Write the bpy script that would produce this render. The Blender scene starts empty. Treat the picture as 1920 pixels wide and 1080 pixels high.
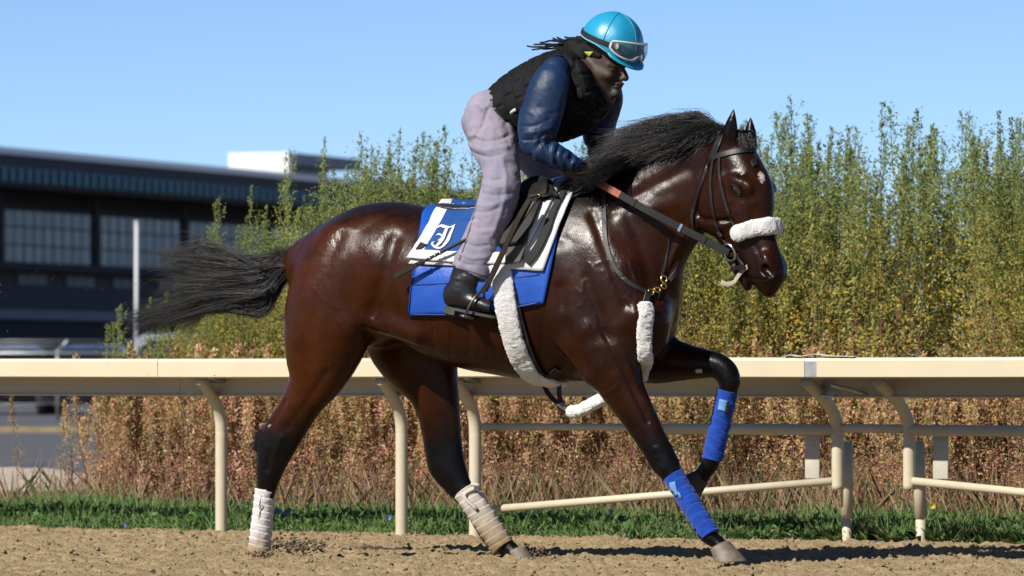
import bpy, bmesh, math, random
import numpy as np
from math import radians, sin, cos, tan, pi, sqrt
from mathutils import Vector, Matrix
from mathutils.bvhtree import BVHTree

rng = np.random.default_rng(7)
random.seed(7)
scene = bpy.context.scene
COL = scene.collection

# ------------------------------------------------------------------ camera
F_PX, CAM_D, CAM_H, HOR_Y = 9900.0, 22.0, 0.764, 706.0     # long lens at rail height, horizon on pixel row 706 of 1080
cam_data = bpy.data.cameras.new('camera')
cam = bpy.data.objects.new('camera', cam_data); COL.objects.link(cam)
cam.location = (0, -CAM_D, CAM_H)
cam.rotation_euler = (radians(90), 0, 0)
cam_data.sensor_width = 36.0
cam_data.lens = 36.0 * F_PX / 1920.0
cam_data.shift_y = (HOR_Y - 540.0) / 1920.0
cam_data.clip_start = 0.5
cam_data.clip_end = 8000
cam_data.dof.use_dof = True
cam_data.dof.focus_distance = CAM_D - 0.25
cam_data.dof.aperture_fstop = 6.5
scene.camera = cam

# ------------------------------------------------------------------ sky and sun
SUN_EL, SUN_SIDE = radians(40), radians(42)     # elevation; angle in front of the picture plane (sun stands on the left)
sun_from = Vector((-cos(SUN_SIDE) * cos(SUN_EL), -sin(SUN_SIDE) * cos(SUN_EL), sin(SUN_EL)))
world = bpy.data.worlds.new('World'); scene.world = world
world.use_nodes = True
wn = world.node_tree; wn.nodes.clear()
sky = wn.nodes.new('ShaderNodeTexSky'); sky.sky_type = 'NISHITA'
sky.sun_disc = False
sky.sun_elevation = SUN_EL
sky.sun_rotation = math.atan2(sun_from.x, sun_from.y)
sky.altitude = 0; sky.air_density = 0.5; sky.dust_density = 0.0; sky.ozone_density = 5.0     # clear, dry autumn air
bg = wn.nodes.new('ShaderNodeBackground'); bg.inputs['Strength'].default_value = 0.0765
wo = wn.nodes.new('ShaderNodeOutputWorld')
wn.links.new(sky.outputs['Color'], bg.inputs['Color'])
wn.links.new(bg.outputs['Background'], wo.inputs['Surface'])
sun_data = bpy.data.lights.new('sun', 'SUN')
sun_data.energy = 5.0; sun_data.angle = radians(0.53); sun_data.color = (1.0, 0.95, 0.87)
sun = bpy.data.objects.new('sun', sun_data); COL.objects.link(sun)
sun.rotation_euler = sun_from.to_track_quat('Z', 'Y').to_euler()
sun.location = (-8, -6, 10)

scene.view_settings.view_transform = 'Standard'
scene.view_settings.look = 'None'
scene.view_settings.exposure = 0.75          # the photograph is exposed bright, with deep shade
scene.view_settings.gamma = 1.0
scene.view_settings.use_curve_mapping = False
scene.render.engine = 'CYCLES'
scene.cycles.use_denoising = True
scene.cycles.max_bounces = 6
scene.cycles.transparent_max_bounces = 8
scene.render.film_transparent = False

# ------------------------------------------------------------------ pixels, frames
def pixel_world(px, py, d):
    """point at distance d (along the view axis) seen at pixel (px, py) of the 1920x1080 photograph"""
    return np.array([(px - 960.0) / F_PX * d, d - CAM_D, CAM_H + (HOR_Y - py) / F_PX * d])

def on_ground(px, py, z=0.0):
    d = (CAM_H - z) * F_PX / (py - HOR_Y)
    return pixel_world(px, py, d)

class Frame:
    """upright frame: u forward (towards the right and the camera by the yaw), v to the far side, w up"""
    def __init__(self, origin, yaw):
        self.o = np.array(origin, float); self.a = yaw
        self.f = np.array([cos(yaw), -sin(yaw), 0.0]); self.l = np.array([sin(yaw), cos(yaw), 0.0])
    def hit(self, px, py, v):
        dx, dz = (px - 960.0) / F_PX, (HOR_Y - py) / F_PX
        t = (v + self.o[0] * self.l[0] + (CAM_D + self.o[1]) * self.l[1]) / (dx * self.l[0] + self.l[1])
        return np.array([t * dx, t - CAM_D, CAM_H + t * dz])
    def loc(self, w):
        d = np.asarray(w, float) - self.o
        return np.stack([d @ self.f, d @ self.l, d[..., 2]], -1)
    def wld(self, p):
        p = np.asarray(p, float)
        return self.o + p[..., 0:1] * self.f + p[..., 1:2] * self.l + p[..., 2:3] * np.array([0, 0, 1.0])

YAW = radians(27)
HF = Frame(pixel_world(900, 706, CAM_D) * np.array([1, 1, 0]), YAW)       # the horse's frame
def P(px, py, v=0.0):
    """pixel on the vertical plane at lateral offset v of the horse -> horse coordinates"""
    return HF.loc(HF.hit(px, py, v))
def PF(frame, px, py, v=0.0):
    return HF.loc(frame.hit(px, py, v))

# ------------------------------------------------------------------ mesh and material helpers
def link_mesh(name, verts, faces, mat=None, parent=None, smooth=True, colors=None, loc=None, rotz=None):
    me = bpy.data.meshes.new(name)
    V = np.asarray(verts, dtype=np.float32).reshape(-1, 3)
    if isinstance(faces, np.ndarray) and faces.ndim == 2:
        n, k = faces.shape
        me.vertices.add(len(V)); me.vertices.foreach_set('co', V.ravel())
        me.loops.add(n * k); me.loops.foreach_set('vertex_index', faces.astype(np.int32).ravel())
        me.polygons.add(n); me.polygons.foreach_set('loop_start', np.arange(0, n * k, k, dtype=np.int32))
        me.update(calc_edges=True); me.validate()
    else:
        me.from_pydata([tuple(map(float, v)) for v in V], [], [tuple(map(int, f)) for f in faces]); me.update()
    if smooth:
        me.polygons.foreach_set('use_smooth', np.ones(len(me.polygons), dtype=bool))
    if colors is not None:
        at = me.color_attributes.new('tone', 'FLOAT_COLOR', 'POINT')
        c = np.ones((len(V), 4), dtype=np.float32); c[:, :3] = colors
        at.data.foreach_set('color', c.ravel())
    if mat: me.materials.append(mat)
    o = bpy.data.objects.new(name, me); COL.objects.link(o)
    if parent is not None: o.parent = parent
    if loc is not None: o.location = loc
    if rotz is not None: o.rotation_euler = (0, 0, rotz)
    return o

def empty(name, loc=(0, 0, 0), rotz=0.0):
    o = bpy.data.objects.new(name, None); COL.objects.link(o)
    o.location = loc; o.rotation_euler = (0, 0, rotz); o.empty_display_size = 0.1
    return o
def tag(o, label=None, cat=None, group=None, kind=None):
    if label: o['label'] = label
    if cat: o['category'] = cat
    if group: o['group'] = group
    if kind: o['kind'] = kind
    return o
def horse_empty(name, label, cat, group=None):
    """an Empty in the horse's frame, so that parts can be given in horse coordinates"""
    return tag(empty(name, HF.o, -YAW), label, cat, group)
def to_horse(o):
    o.location = HF.o; o.rotation_euler = (0, 0, -YAW); return o

def new_mat(name):
    m = bpy.data.materials.new(name); m.use_nodes = True
    nt = m.node_tree
    return m, nt, nt.nodes['Principled BSDF']
def node(nt, kind, **kw):
    n = nt.nodes.new(kind)
    for k, v in kw.items():
        if k in n.inputs: n.inputs[k].default_value = v
        else: setattr(n, k, v)
    return n
def setin(b, **kw):
    for k, v in kw.items(): b.inputs[k.replace('_', ' ')].default_value = v

ALB = 0.62       # colours below are written as they look at exposure 0; this brings them to real reflectances at exposure 0.75
def simple_mat(name, col, rough=0.6, vary=0.25, scale=12.0, bump=0.0, bump_scale=60.0, spec=0.5, metal=0.0, col2=None, detail=6.0, attr=False, sheen=0.0, coat=0.0, dist=0.01, coords='Object'):
    """noise-varied colour, noise-varied gloss and a bump"""
    m, nt, b = new_mat(name)
    tc = node(nt, 'ShaderNodeTexCoord')
    nz = node(nt, 'ShaderNodeTexNoise', Scale=scale, Detail=detail, Roughness=0.6)
    nt.links.new(tc.outputs[coords], nz.inputs['Vector'])
    rp = node(nt, 'ShaderNodeValToRGB')
    rp.color_ramp.elements[0].position = 0.3; rp.color_ramp.elements[1].position = 0.7
    k_ = 1.0 if (metal > .5 or attr) else ALB
    c = np.array(col[:3]) * k_; c2 = np.array(col2[:3]) * k_ if col2 is not None else c * (1 - vary)
    rp.color_ramp.elements[0].color = (*c2, 1); rp.color_ramp.elements[1].color = (*c, 1)
    nt.links.new(nz.outputs['Fac'], rp.inputs['Fac'])
    out = rp.outputs['Color']
    if attr:
        at = node(nt, 'ShaderNodeAttribute'); at.attribute_name = 'tone'
        mx = node(nt, 'ShaderNodeMix', data_type='RGBA', blend_type='MULTIPLY'); mx.inputs['Factor'].default_value = 1
        nt.links.new(out, mx.inputs['A']); nt.links.new(at.outputs['Color'], mx.inputs['B']); out = mx.outputs['Result']
    nt.links.new(out, b.inputs['Base Color'])
    setin(b, Roughness=rough, Metallic=metal)
    b.inputs['Specular IOR Level'].default_value = spec
    b.inputs['Sheen Weight'].default_value = sheen
    b.inputs['Coat Weight'].default_value = coat
    if bump > 0:
        n2 = node(nt, 'ShaderNodeTexNoise', Scale=bump_scale, Detail=5.0, Roughness=0.65)
        nt.links.new(tc.outputs[coords], n2.inputs['Vector'])
        bp = node(nt, 'ShaderNodeBump', Strength=bump, Distance=dist)
        nt.links.new(n2.outputs['Fac'], bp.inputs['Height']); nt.links.new(bp.outputs['Normal'], b.inputs['Normal'])
    return m

# ------------------------------------------------------------------ smooth bodies from blended ellipsoid chains
def catmull(pts, per):
    pts = np.asarray(pts, float); n = len(pts)
    if n == 1: return pts.copy()
    ext = np.vstack([2 * pts[0] - pts[1], pts, 2 * pts[-1] - pts[-2]])
    out = []
    for i in range(n - 1):
        p0, p1, p2, p3 = ext[i:i + 4]
        for s in np.arange(per) / per:
            out.append(0.5 * ((2 * p1) + (-p0 + p2) * s + (2 * p0 - 5 * p1 + 4 * p2 - p3) * s * s + (-p0 + 3 * p1 - 3 * p2 + p3) * s ** 3))
    out.append(pts[-1])
    return np.array(out)
def unit(v):
    v = np.asarray(v, float); return v / max(np.linalg.norm(v), 1e-9)

class Field:
    def __init__(self, lo, hi, h):
        self.lo = np.array(lo, float); self.h = h
        self.n = np.ceil((np.array(hi) - self.lo) / h).astype(int) + 1
        self.F = np.full(self.n, 9.0, dtype=np.float32)
    def _box(self, c, r):
        a = np.clip(np.floor((c - r - self.lo) / self.h).astype(int), 0, self.n)
        b = np.clip(np.ceil((c + r - self.lo) / self.h).astype(int) + 1, 0, self.n)
        return a, b
    def chain(self, st, k=0.03, per=6, thick=0.8, sub=False, tr=None):
        """st: list of (centre, axis_a, ra, axis_b, rb); ellipsoids strung along the smooth curve through the stations"""
        per = per if len(st) > 1 else 1
        C = catmull([s[0] for s in st], per); A = catmull([s[1] for s in st], per); B = catmull([s[3] for s in st], per)
        RA = catmull([[s[2]] for s in st], per)[:, 0]; RB = catmull([[s[4]] for s in st], per)[:, 0]
        mg = 2 * k + 3 * self.h
        mx = max(RA.max(), RB.max()) * 1.05 + (tr or 0) * 1.0
        lo_i, _ = self._box(C.min(0), mx + mg); _, hi_i = self._box(C.max(0), mx + mg)
        if np.any(hi_i <= lo_i): return
        G = np.full(hi_i - lo_i, 9.0, dtype=np.float32)
        for i in range(len(C)):
            a = unit(A[i]); b = unit(B[i] - a * np.dot(B[i], a)); t = np.cross(a, b)
            ra, rb = max(RA[i], 0.003), max(RB[i], 0.003)
            sp = 0.0
            if len(C) > 1: sp = np.linalg.norm(C[min(i + 1, len(C) - 1)] - C[max(i - 1, 0)]) * (0.5 if 0 < i < len(C) - 1 else 1.0)
            rt = tr if tr else max(min(ra, rb) * thick, sp * 1.6)
            R = max(ra, rb, rt) + mg
            p, q = self._box(C[i], R); p = np.maximum(p, lo_i); q = np.minimum(q, hi_i)
            if np.any(q <= p): continue
            ax = [(self.lo[j] + self.h * np.arange(p[j], q[j]) - C[i][j]).astype(np.float32) for j in range(3)]
            X, Y, Z = np.meshgrid(*ax, indexing='ij', sparse=True)
            xa = X * a[0] + Y * a[1] + Z * a[2]; xb = X * b[0] + Y * b[1] + Z * b[2]; xt = X * t[0] + Y * t[1] + Z * t[2]
            k0 = np.sqrt((xa / ra) ** 2 + (xb / rb) ** 2 + (xt / rt) ** 2) + 1e-6
            k1 = np.sqrt((xa / ra ** 2) ** 2 + (xb / rb ** 2) ** 2 + (xt / rt ** 2) ** 2) + 1e-6
            d = (k0 * (k0 - 1) / k1).astype(np.float32)
            sl = tuple(slice(p[j] - lo_i[j], q[j] - lo_i[j]) for j in range(3))
            np.minimum(G[sl], d, out=G[sl])
        sl = tuple(slice(lo_i[j], hi_i[j]) for j in range(3))
        Fs = self.F[sl]
        if sub:
            hh = np.clip(0.5 - 0.5 * (Fs + G) / k, 0, 1); self.F[sl] = Fs * (1 - hh) + (-G) * hh + k * hh * (1 - hh)
        else:
            hh = np.clip(0.5 + 0.5 * (Fs - G) / k, 0, 1); self.F[sl] = Fs * (1 - hh) + G * hh - k * hh * (1 - hh)
    def ball(self, c, r, k=0.03, sub=False, axes=None):
        r = (r, r, r) if np.isscalar(r) else r
        ax = axes or ((1, 0, 0), (0, 1, 0), (0, 0, 1))
        self.chain([(np.array(c, float), ax[0], r[0], ax[1], r[1])], k, 1, sub=sub, tr=r[2])
    def cut(self, point, normal):
        """keep only the side that the normal points away from"""
        n = unit(normal)
        ax = [self.lo[j] + self.h * np.arange(self.n[j]) - point[j] for j in range(3)]
        X, Y, Z = np.meshgrid(*ax, indexing='ij', sparse=True)
        self.F = np.maximum(self.F, (X * n[0] + Y * n[1] + Z * n[2]).astype(np.float32))
    def mesh(self, smooth=2):
        F = self.F; S = F < 0; h = self.h
        cs = [(i, j, k) for i in (0, 1) for j in (0, 1) for k in (0, 1)]
        nx, ny, nz = (self.n - 1)
        def sub(A, c): return A[c[0]:c[0] + nx, c[1]:c[1] + ny, c[2]:c[2] + nz]
        cnt = np.zeros((nx, ny, nz), dtype=np.int8)
        for c in cs: cnt += sub(S, c)
        act = (cnt > 0) & (cnt < 8)
        idx = np.argwhere(act)
        vid = np.full((nx, ny, nz), -1, dtype=np.int32); vid[act] = np.arange(len(idx))
        val = {c: F[idx[:, 0] + c[0], idx[:, 1] + c[1], idx[:, 2] + c[2]] for c in cs}
        acc = np.zeros((len(idx), 3)); m = np.zeros(len(idx))
        for c in cs:
            for ax in range(3):
                if c[ax] == 1: continue
                e = list(c); e[ax] = 1; e = tuple(e)
                va, vb = val[c], val[e]
                x = (va < 0) != (vb < 0)
                t = np.where(x, va / np.where(x, va - vb, 1), 0)
                p = np.tile(np.array(c, float), (len(idx), 1)); p[:, ax] = t
                acc[x] += p[x]; m[x] += 1
        V = self.lo + h * (idx + acc / m[:, None])
        quads = []
        for ax in range(3):
            o1, o2 = [(1, 2), (2, 0), (0, 1)][ax]
            s0 = [slice(None)] * 3; s1 = [slice(None)] * 3
            s0[ax] = slice(0, -1); s1[ax] = slice(1, None)
            A, B = S[tuple(s0)], S[tuple(s1)]
            e = np.argwhere(A != B)
            ok = (e[:, o1] >= 1) & (e[:, o2] >= 1) & (e[:, o1] < self.n[o1] - 1) & (e[:, o2] < self.n[o2] - 1)
            e = e[ok]
            flip = A[e[:, 0], e[:, 1], e[:, 2]]
            def cell(d1, d2):
                q = e.copy(); q[:, o1] += d1; q[:, o2] += d2
                return vid[q[:, 0], q[:, 1], q[:, 2]]
            q = np.stack([cell(-1, -1), cell(0, -1), cell(0, 0), cell(-1, 0)], 1)
            q[~flip] = q[~flip][:, ::-1]
            quads.append(q)
        Q = np.vstack(quads); Q = Q[(Q >= 0).all(1)]
        V = relax(V, Q, smooth)
        return V, Q

def edges_of(Q):
    k = Q.shape[1]
    E = np.vstack([Q[:, [i, (i + 1) % k]] for i in range(k)])
    return np.unique(np.sort(E, 1), axis=0)
def relax(V, Q, it, lam=0.5, mu=-0.52):
    if it <= 0: return V
    E = edges_of(Q); n = len(V)
    i, j = np.r_[E[:, 0], E[:, 1]], np.r_[E[:, 1], E[:, 0]]
    deg = np.maximum(np.bincount(i, minlength=n), 1)
    for s in range(it * 2):
        avg = np.stack([np.bincount(i, V[j, c], n) for c in range(3)], 1) / deg[:, None]
        V = V + (lam if s % 2 == 0 else mu) * (avg - V)
    return V
def vnormals(V, Q):
    a, b, c, d = (V[Q[:, i]] for i in range(4))
    fn = np.cross(c - a, d - b)
    n = np.stack([sum(np.bincount(Q[:, i], fn[:, c_], len(V)) for i in range(4)) for c_ in range(3)], 1)
    return n / np.maximum(np.linalg.norm(n, axis=1), 1e-12)[:, None]

_perm = np.random.default_rng(3).permutation(256)
_grad = np.random.default_rng(5).normal(size=(256, 3)); _grad /= np.linalg.norm(_grad, axis=1)[:, None]
def noise3(p, scale=1.0, octaves=1, gain=0.5):
    """gradient noise, about -0.7..0.7"""
    p = np.asarray(p, float) * scale; tot = np.zeros(len(p)); amp = 1.0
    for o in range(octaves):
        i = np.floor(p).astype(int); f = p - i; u = f * f * f * (f * (f * 6 - 15) + 10)
        r = 0
        for dx in (0, 1):
            for dy in (0, 1):
                for dz in (0, 1):
                    hsh = _perm[(_perm[(_perm[(i[:, 0] + dx) & 255] + i[:, 1] + dy) & 255] + i[:, 2] + dz) & 255]
                    g = _grad[hsh]
                    w = (u[:, 0] if dx else 1 - u[:, 0]) * (u[:, 1] if dy else 1 - u[:, 1]) * (u[:, 2] if dz else 1 - u[:, 2])
                    r = r + w * ((f - np.array([dx, dy, dz])) * g).sum(1)
        tot += amp * r; amp *= gain; p = p * 2.03 + 17.1
    return tot

class Surface:
    """a finished body in horse coordinates that tack and clothes can be laid onto"""
    def __init__(self, V, Q):
        self.bvh = BVHTree.FromPolygons([Vector(v) for v in V], [tuple(q) for q in Q])
        self.cam = Vector(HF.loc(np.array([0, -CAM_D, CAM_H])))
    def pix(self, px, py, off=0.0, frame_v=-0.25):
        """where the line of sight through a pixel meets the body, lifted off by off"""
        far = Vector(P(px, py, frame_v))
        h, n, i, d = self.bvh.ray_cast(self.cam, (far - self.cam).normalized())
        if h is None:
            h, n, i, d = self.bvh.find_nearest(far)
            if n.dot(self.cam - h) < 0 and (far - h).dot(n) < 0: n = -n
        return np.array(h + n * off), np.array(n)
    def near(self, p, off=0.0):
        h, n, i, d = self.bvh.find_nearest(Vector(p))
        return np.array(h + n * off), np.array(n)

def tube_mesh(pts, radii, sides=8, cap=True, flat=None, normals=None, per=1):
    """tube along points; flat=(w, t) makes a strap of width w and thickness t whose face looks along normals"""
    pts = np.asarray(pts, float)
    n = len(pts); V = []; Fc = []
    tang = np.gradient(pts, axis=0); tang /= np.maximum(np.linalg.norm(tang, axis=1), 1e-9)[:, None]
    up = np.array([0, 0, 1.0]) if abs(tang[0][2]) < 0.9 else np.array([0, 1.0, 0])
    rad = np.full(n, radii) if np.isscalar(radii) else np.asarray(radii, float)
    for i in range(n):
        t = tang[i]
        nn = normals[i] if normals is not None else up
        nn = unit(nn - t * np.dot(nn, t)); s = np.cross(t, nn)
        if normals is None: up = nn
        if flat is None:
            for j in range(sides):
                a = 2 * pi * j / sides
                V.append(pts[i] + rad[i] * (cos(a) * s + sin(a) * nn))
        else:
            w, th = (flat[0][i] if hasattr(flat[0], '__len__') else flat[0]) / 2, flat[1] / 2
            for (x, y) in ((-w, -th), (w, -th), (w * 1.0, th * 0.6), (w * 0.85, th), (-w * 0.85, th), (-w, th * 0.6)):
                V.append(pts[i] + x * s + y * nn)
    k = sides if flat is None else 6
    for i in range(n - 1):
        for j in range(k):
            Fc.append((i * k + j, i * k + (j + 1) % k, (i + 1) * k + (j + 1) % k, (i + 1) * k + j))
    if cap:
        Fc.append(tuple(range(k))[::-1]); Fc.append(tuple((n - 1) * k + j for j in range(k)))
    return V, Fc
def join_meshes(parts):
    V, Fc, o = [], [], 0
    for v, f in parts:
        V.extend(list(v)); Fc.extend([tuple(int(i) + o for i in q) for q in f]); o += len(v)
    return V, Fc
def box_mesh(lo, hi, bevel=0.0):
    bm = bmesh.new()
    bmesh.ops.create_cube(bm, size=1.0)
    lo, hi = np.array(lo, float), np.array(hi, float)
    for v in bm.verts: v.co = Vector((lo + hi) / 2 + np.array(v.co) * (hi - lo))
    if bevel > 0:
        bmesh.ops.bevel(bm, geom=list(bm.edges), offset=bevel, segments=2, affect='EDGES', profile=0.5)
    bm.verts.index_update()
    V = [tuple(v.co) for v in bm.verts]; Fc = [tuple(v.index for v in f.verts) for f in bm.faces]; bm.free()
    return V, Fc
# ================================================================== the horse: one body, in its own frame
HEADF = Frame(HF.hit(1338, 300, 0.0), radians(43))
LAT = np.array([0, 1.0, 0]); 
HLAT = np.array([HEADF.l @ HF.f, HEADF.l @ HF.l, 0.0])
def st(a, b, v, ra, frame=None):
    """station between two outline pixels, at lateral offset v and half-width ra"""
    fr = frame or HF
    p, q = PF(fr, a[0], a[1], v), PF(fr, b[0], b[1], v)
    d = p - q; L = np.linalg.norm(d)
    hz = np.linalg.norm(d[:2]) / L
    r2 = (L / 2) ** 2 - (ra * tan(fr.a) * hz) ** 2
    rb = sqrt(max(r2, (0.62 * L / 2) ** 2))
    return ((p + q) / 2, LAT if frame is None else HLAT, ra, d, rb)

GRID = 0.0066
hb = Field((-1.15, -0.50, -0.05), (1.50, 0.48, 1.95), GRID)
# trunk
hb.chain([st((596, 446), (586, 560), 0, .12), st((618, 422), (606, 620), 0, .19), st((652, 399), (652, 650), 0, .235), st((696, 382), (704, 650), 0, .262), st((745, 379), (762, 640), 0, .268),
          st((800, 389), (818, 672), 0, .275), st((860, 396), (876, 692), 0, .292), st((920, 394), (938, 704), 0, .30), st((980, 376), (1000, 713), 0, .295),
          st((1035, 356), (1065, 716), 0, .262), st((1075, 352), (1120, 712), 0, .235), st((1120, 372), (1165, 690), 0, .22), st((1160, 415), (1205, 665), 0, .205), st((1190, 470), (1232, 640), 0, .18)],
         k=0.04, per=8, tr=0.13)
# near and far breast
for s in (-1, 1):
    hb.chain([(P(1180, 520, .105 * s), LAT, .095, (0, 0, 1), .12), (P(1215, 585, .10 * s), LAT, .095, (0, 0, 1), .105), (P(1212, 640, .10 * s), LAT, .08, (0, 0, 1), .07)], k=0.035, tr=.09)
# neck, bending a little towards the camera
hb.chain([st((1062, 356), (1215, 640), 0, .19), st((1120, 335), (1258, 585), 0, .165), st((1175, 305), (1266, 520), 0, .125), st((1235, 270), (1284, 478), 0, .098),
          st((1285, 250), (1304, 448), 0, .082), st((1330, 242), (1316, 410), 0.0, .075), st((1368, 246), (1334, 370), 0, .068, HEADF)], k=0.05, per=8, tr=.10)
# the windpipe and jugular edge
hb.chain([st((1262, 520), (1245, 545), -.03, .05), st((1284, 480), (1266, 470), -.03, .045), st((1306, 440), (1292, 430), -.03, .04)], k=0.04, tr=.04)
# shoulder blade, point of shoulder and the long triceps on both sides
for s in (-1, 1):
    mir = np.array([1, -s, 1])
    sh = [(P(1070, 405, -.08), (0, 1, 0), .04, (1, 0, .35), .10), (P(1100, 470, -.140), (0, 1, 0), .055, (1, 0, .35), .13), (P(1130, 545, -.168), (0, 1, 0), .065, (1, 0, .35), .13), (P(1158, 612, -.168), (0, 1, 0), .07, (1, 0, .35), .11)]
    hb.chain([(c * mir, a, ra, b, rb) for c, a, ra, b, rb in sh], k=0.06, per=16, tr=.08)
    tri = [(P(1040, 500, -.20), (0, 1, 0), .04, (1, 0, .6), .09), (P(1078, 600, -.20), (0, 1, 0), .058, (1, 0, .6), .12), (P(1125, 680, -.185), (0, 1, 0), .062, (1, 0, .6), .09)]
    hb.chain([(c * mir, a, ra, b, rb) for c, a, ra, b, rb in tri], k=0.045, per=16, tr=.08)
# near foreleg, reaching down to the track
hb.chain([st((1196, 640), (1080, 668), -.165, .085), st((1203, 690), (1092, 705), -.16, .082), st((1209, 726), (1118, 728), -.155, .072), st((1226, 764), (1149, 768), -.15, .060), st((1243, 803), (1179, 810), -.145, .048),
          st((1260, 838), (1204, 848), -.14, .044), st((1274, 866), (1219, 873), -.14, .043), st((1280, 888), (1240, 897), -.14, .036), st((1291, 912), (1262, 924), -.14, .029), st((1308, 945), (1283, 962), -.14, .028),
          st((1330, 980), (1304, 1001), -.14, .034), st((1342, 996), (1316, 1015), -.14, .036), st((1356, 1008), (1334, 1026), -.14, .031), st((1366, 1018), (1345, 1036), -.14, .033)], k=0.03, per=7)
# far foreleg, lifted and folded at the knee
hb.chain([st((1215, 600), (1185, 715), .15, .085), st((1255, 628), (1226, 719), .155, .075), st((1292, 645), (1268, 714), .16, .062), st((1330, 656), (1310, 709), .16, .052), st((1356, 664), (1334, 708), .16, .045),
          st((1378, 682), (1344, 716), .16, .043), st((1388, 708), (1348, 724), .16, .042), st((1384, 733), (1350, 731), .16, .036), st((1376, 765), (1350, 757), .16, .028), st((1364, 810), (1338, 803), .16, .027),
          st((1354, 850), (1324, 848), .16, .034), st((1348, 872), (1314, 868), .16, .036), st((1334, 893), (1307, 878), .16, .031), st((1324, 908), (1298, 888), .16, .032)], k=0.03, per=7)
# near hind leg, driving back
hb.chain([st((725, 430), (590, 470), -.11, .12), st((728, 500), (556, 512), -.135, .135), st((716, 560), (538, 562), -.15, .138), st((700, 618), (533, 622), -.155, .128), st((676, 672), (537, 672), -.155, .105),
          st((641, 729), (543, 702), -.15, .08), st((603, 770), (529, 745), -.145, .062), st((577, 808), (505, 785), -.14, .052), st((552, 850), (484, 822), -.14, .047), st((533, 884), (482, 862), -.14, .043),
          st((519, 917), (482, 908), -.14, .035), st((510, 950), (478, 944), -.14, .029), st((503, 985), (472, 982), -.14, .031), st((503, 1010), (468, 1008), -.14, .036), st((505, 1030), (476, 1030), -.14, .031), st((508, 1046), (480, 1046), -.14, .033)], k=0.035, per=7)
hb.chain([st((492, 806), (480, 826), -.14, .022), st((487, 830), (480, 845), -.14, .024)], k=0.02)          # point of hock
# far hind leg, coming under the belly
hb.chain([st((800, 450), (640, 470), .13, .12), st((845, 560), (672, 560), .14, .13), st((856, 640), (684, 640), .15, .12), st((858, 694), (712, 690), .15, .10), st((861, 750), (768, 745), .15, .075), st((864, 800), (788, 800), .15, .058), st((868, 846), (797, 850), .15, .048),
          st((875, 878), (806, 886), .15, .045), st((884, 905), (838, 924), .15, .036), st((905, 935), (868, 956), .15, .029), st((930, 975), (894, 998), .15, .030), st((950, 1004), (914, 1026), .15, .036), st((966, 1018), (936, 1036), .15, .031), st((978, 1030), (950, 1046), .15, .033)], k=0.035, per=7)
# flank fold and groin
for s in (-1, 1):
    hb.chain([(P(705, 600, -.17) * [1, -s, 1], (0, 1, 0), .045, (1, 0, 0), .05), (P(742, 610, -.19) * [1, -s, 1], (0, 1, 0), .05, (0, 0, 1), .05), (P(790, 625, -.19) * [1, -s, 1], (0, 1, 0), .06, (0, 0, 1), .05)], k=0.05)
# dock of the tail
hb.chain([(P(606, 446), LAT, .04, (0, 0, 1), .035), (P(575, 462), LAT, .034, (0, 0, 1), .034), (P(535, 492), LAT, .026, (0, 0, 1), .028), (P(500, 512), LAT, .014, (0, 0, 1), .014)], k=0.04)
# head
hd = [((1404, 256), (1340, 302), .070), ((1426, 292), (1330, 345), .088), ((1446, 332), (1326, 388), .097), ((1452, 368), (1330, 420), .092), ((1450, 404), (1342, 448), .074), ((1454, 436), (1358, 470), .062),
      ((1460, 462), (1376, 488), .055), ((1468, 486), (1392, 503), .055), ((1473, 506), (1402, 520), .056), ((1471, 517), (1409, 527), .052), ((1461, 528), (1420, 536), .040)]
hb.chain([st(a, b, 0, r, HEADF) for a, b, r in hd], k=0.03, per=10, tr=.055)
hb.chain([st((1388, 478), (1356, 474), 0, .036, HEADF), st((1400, 500), (1372, 500), 0, .038, HEADF), st((1409, 517), (1382, 517), 0, .035, HEADF), st((1412, 531), (1392, 532), 0, .027, HEADF)], k=0.008, tr=.03)
def HP(px, py, v): return PF(HEADF, px, py, v)
HEADF_L0 = HF.loc(HEADF.o)
def hmir(c): return c + 2 * HLAT * (-np.dot(c - HEADF_L0, HLAT))
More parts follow.
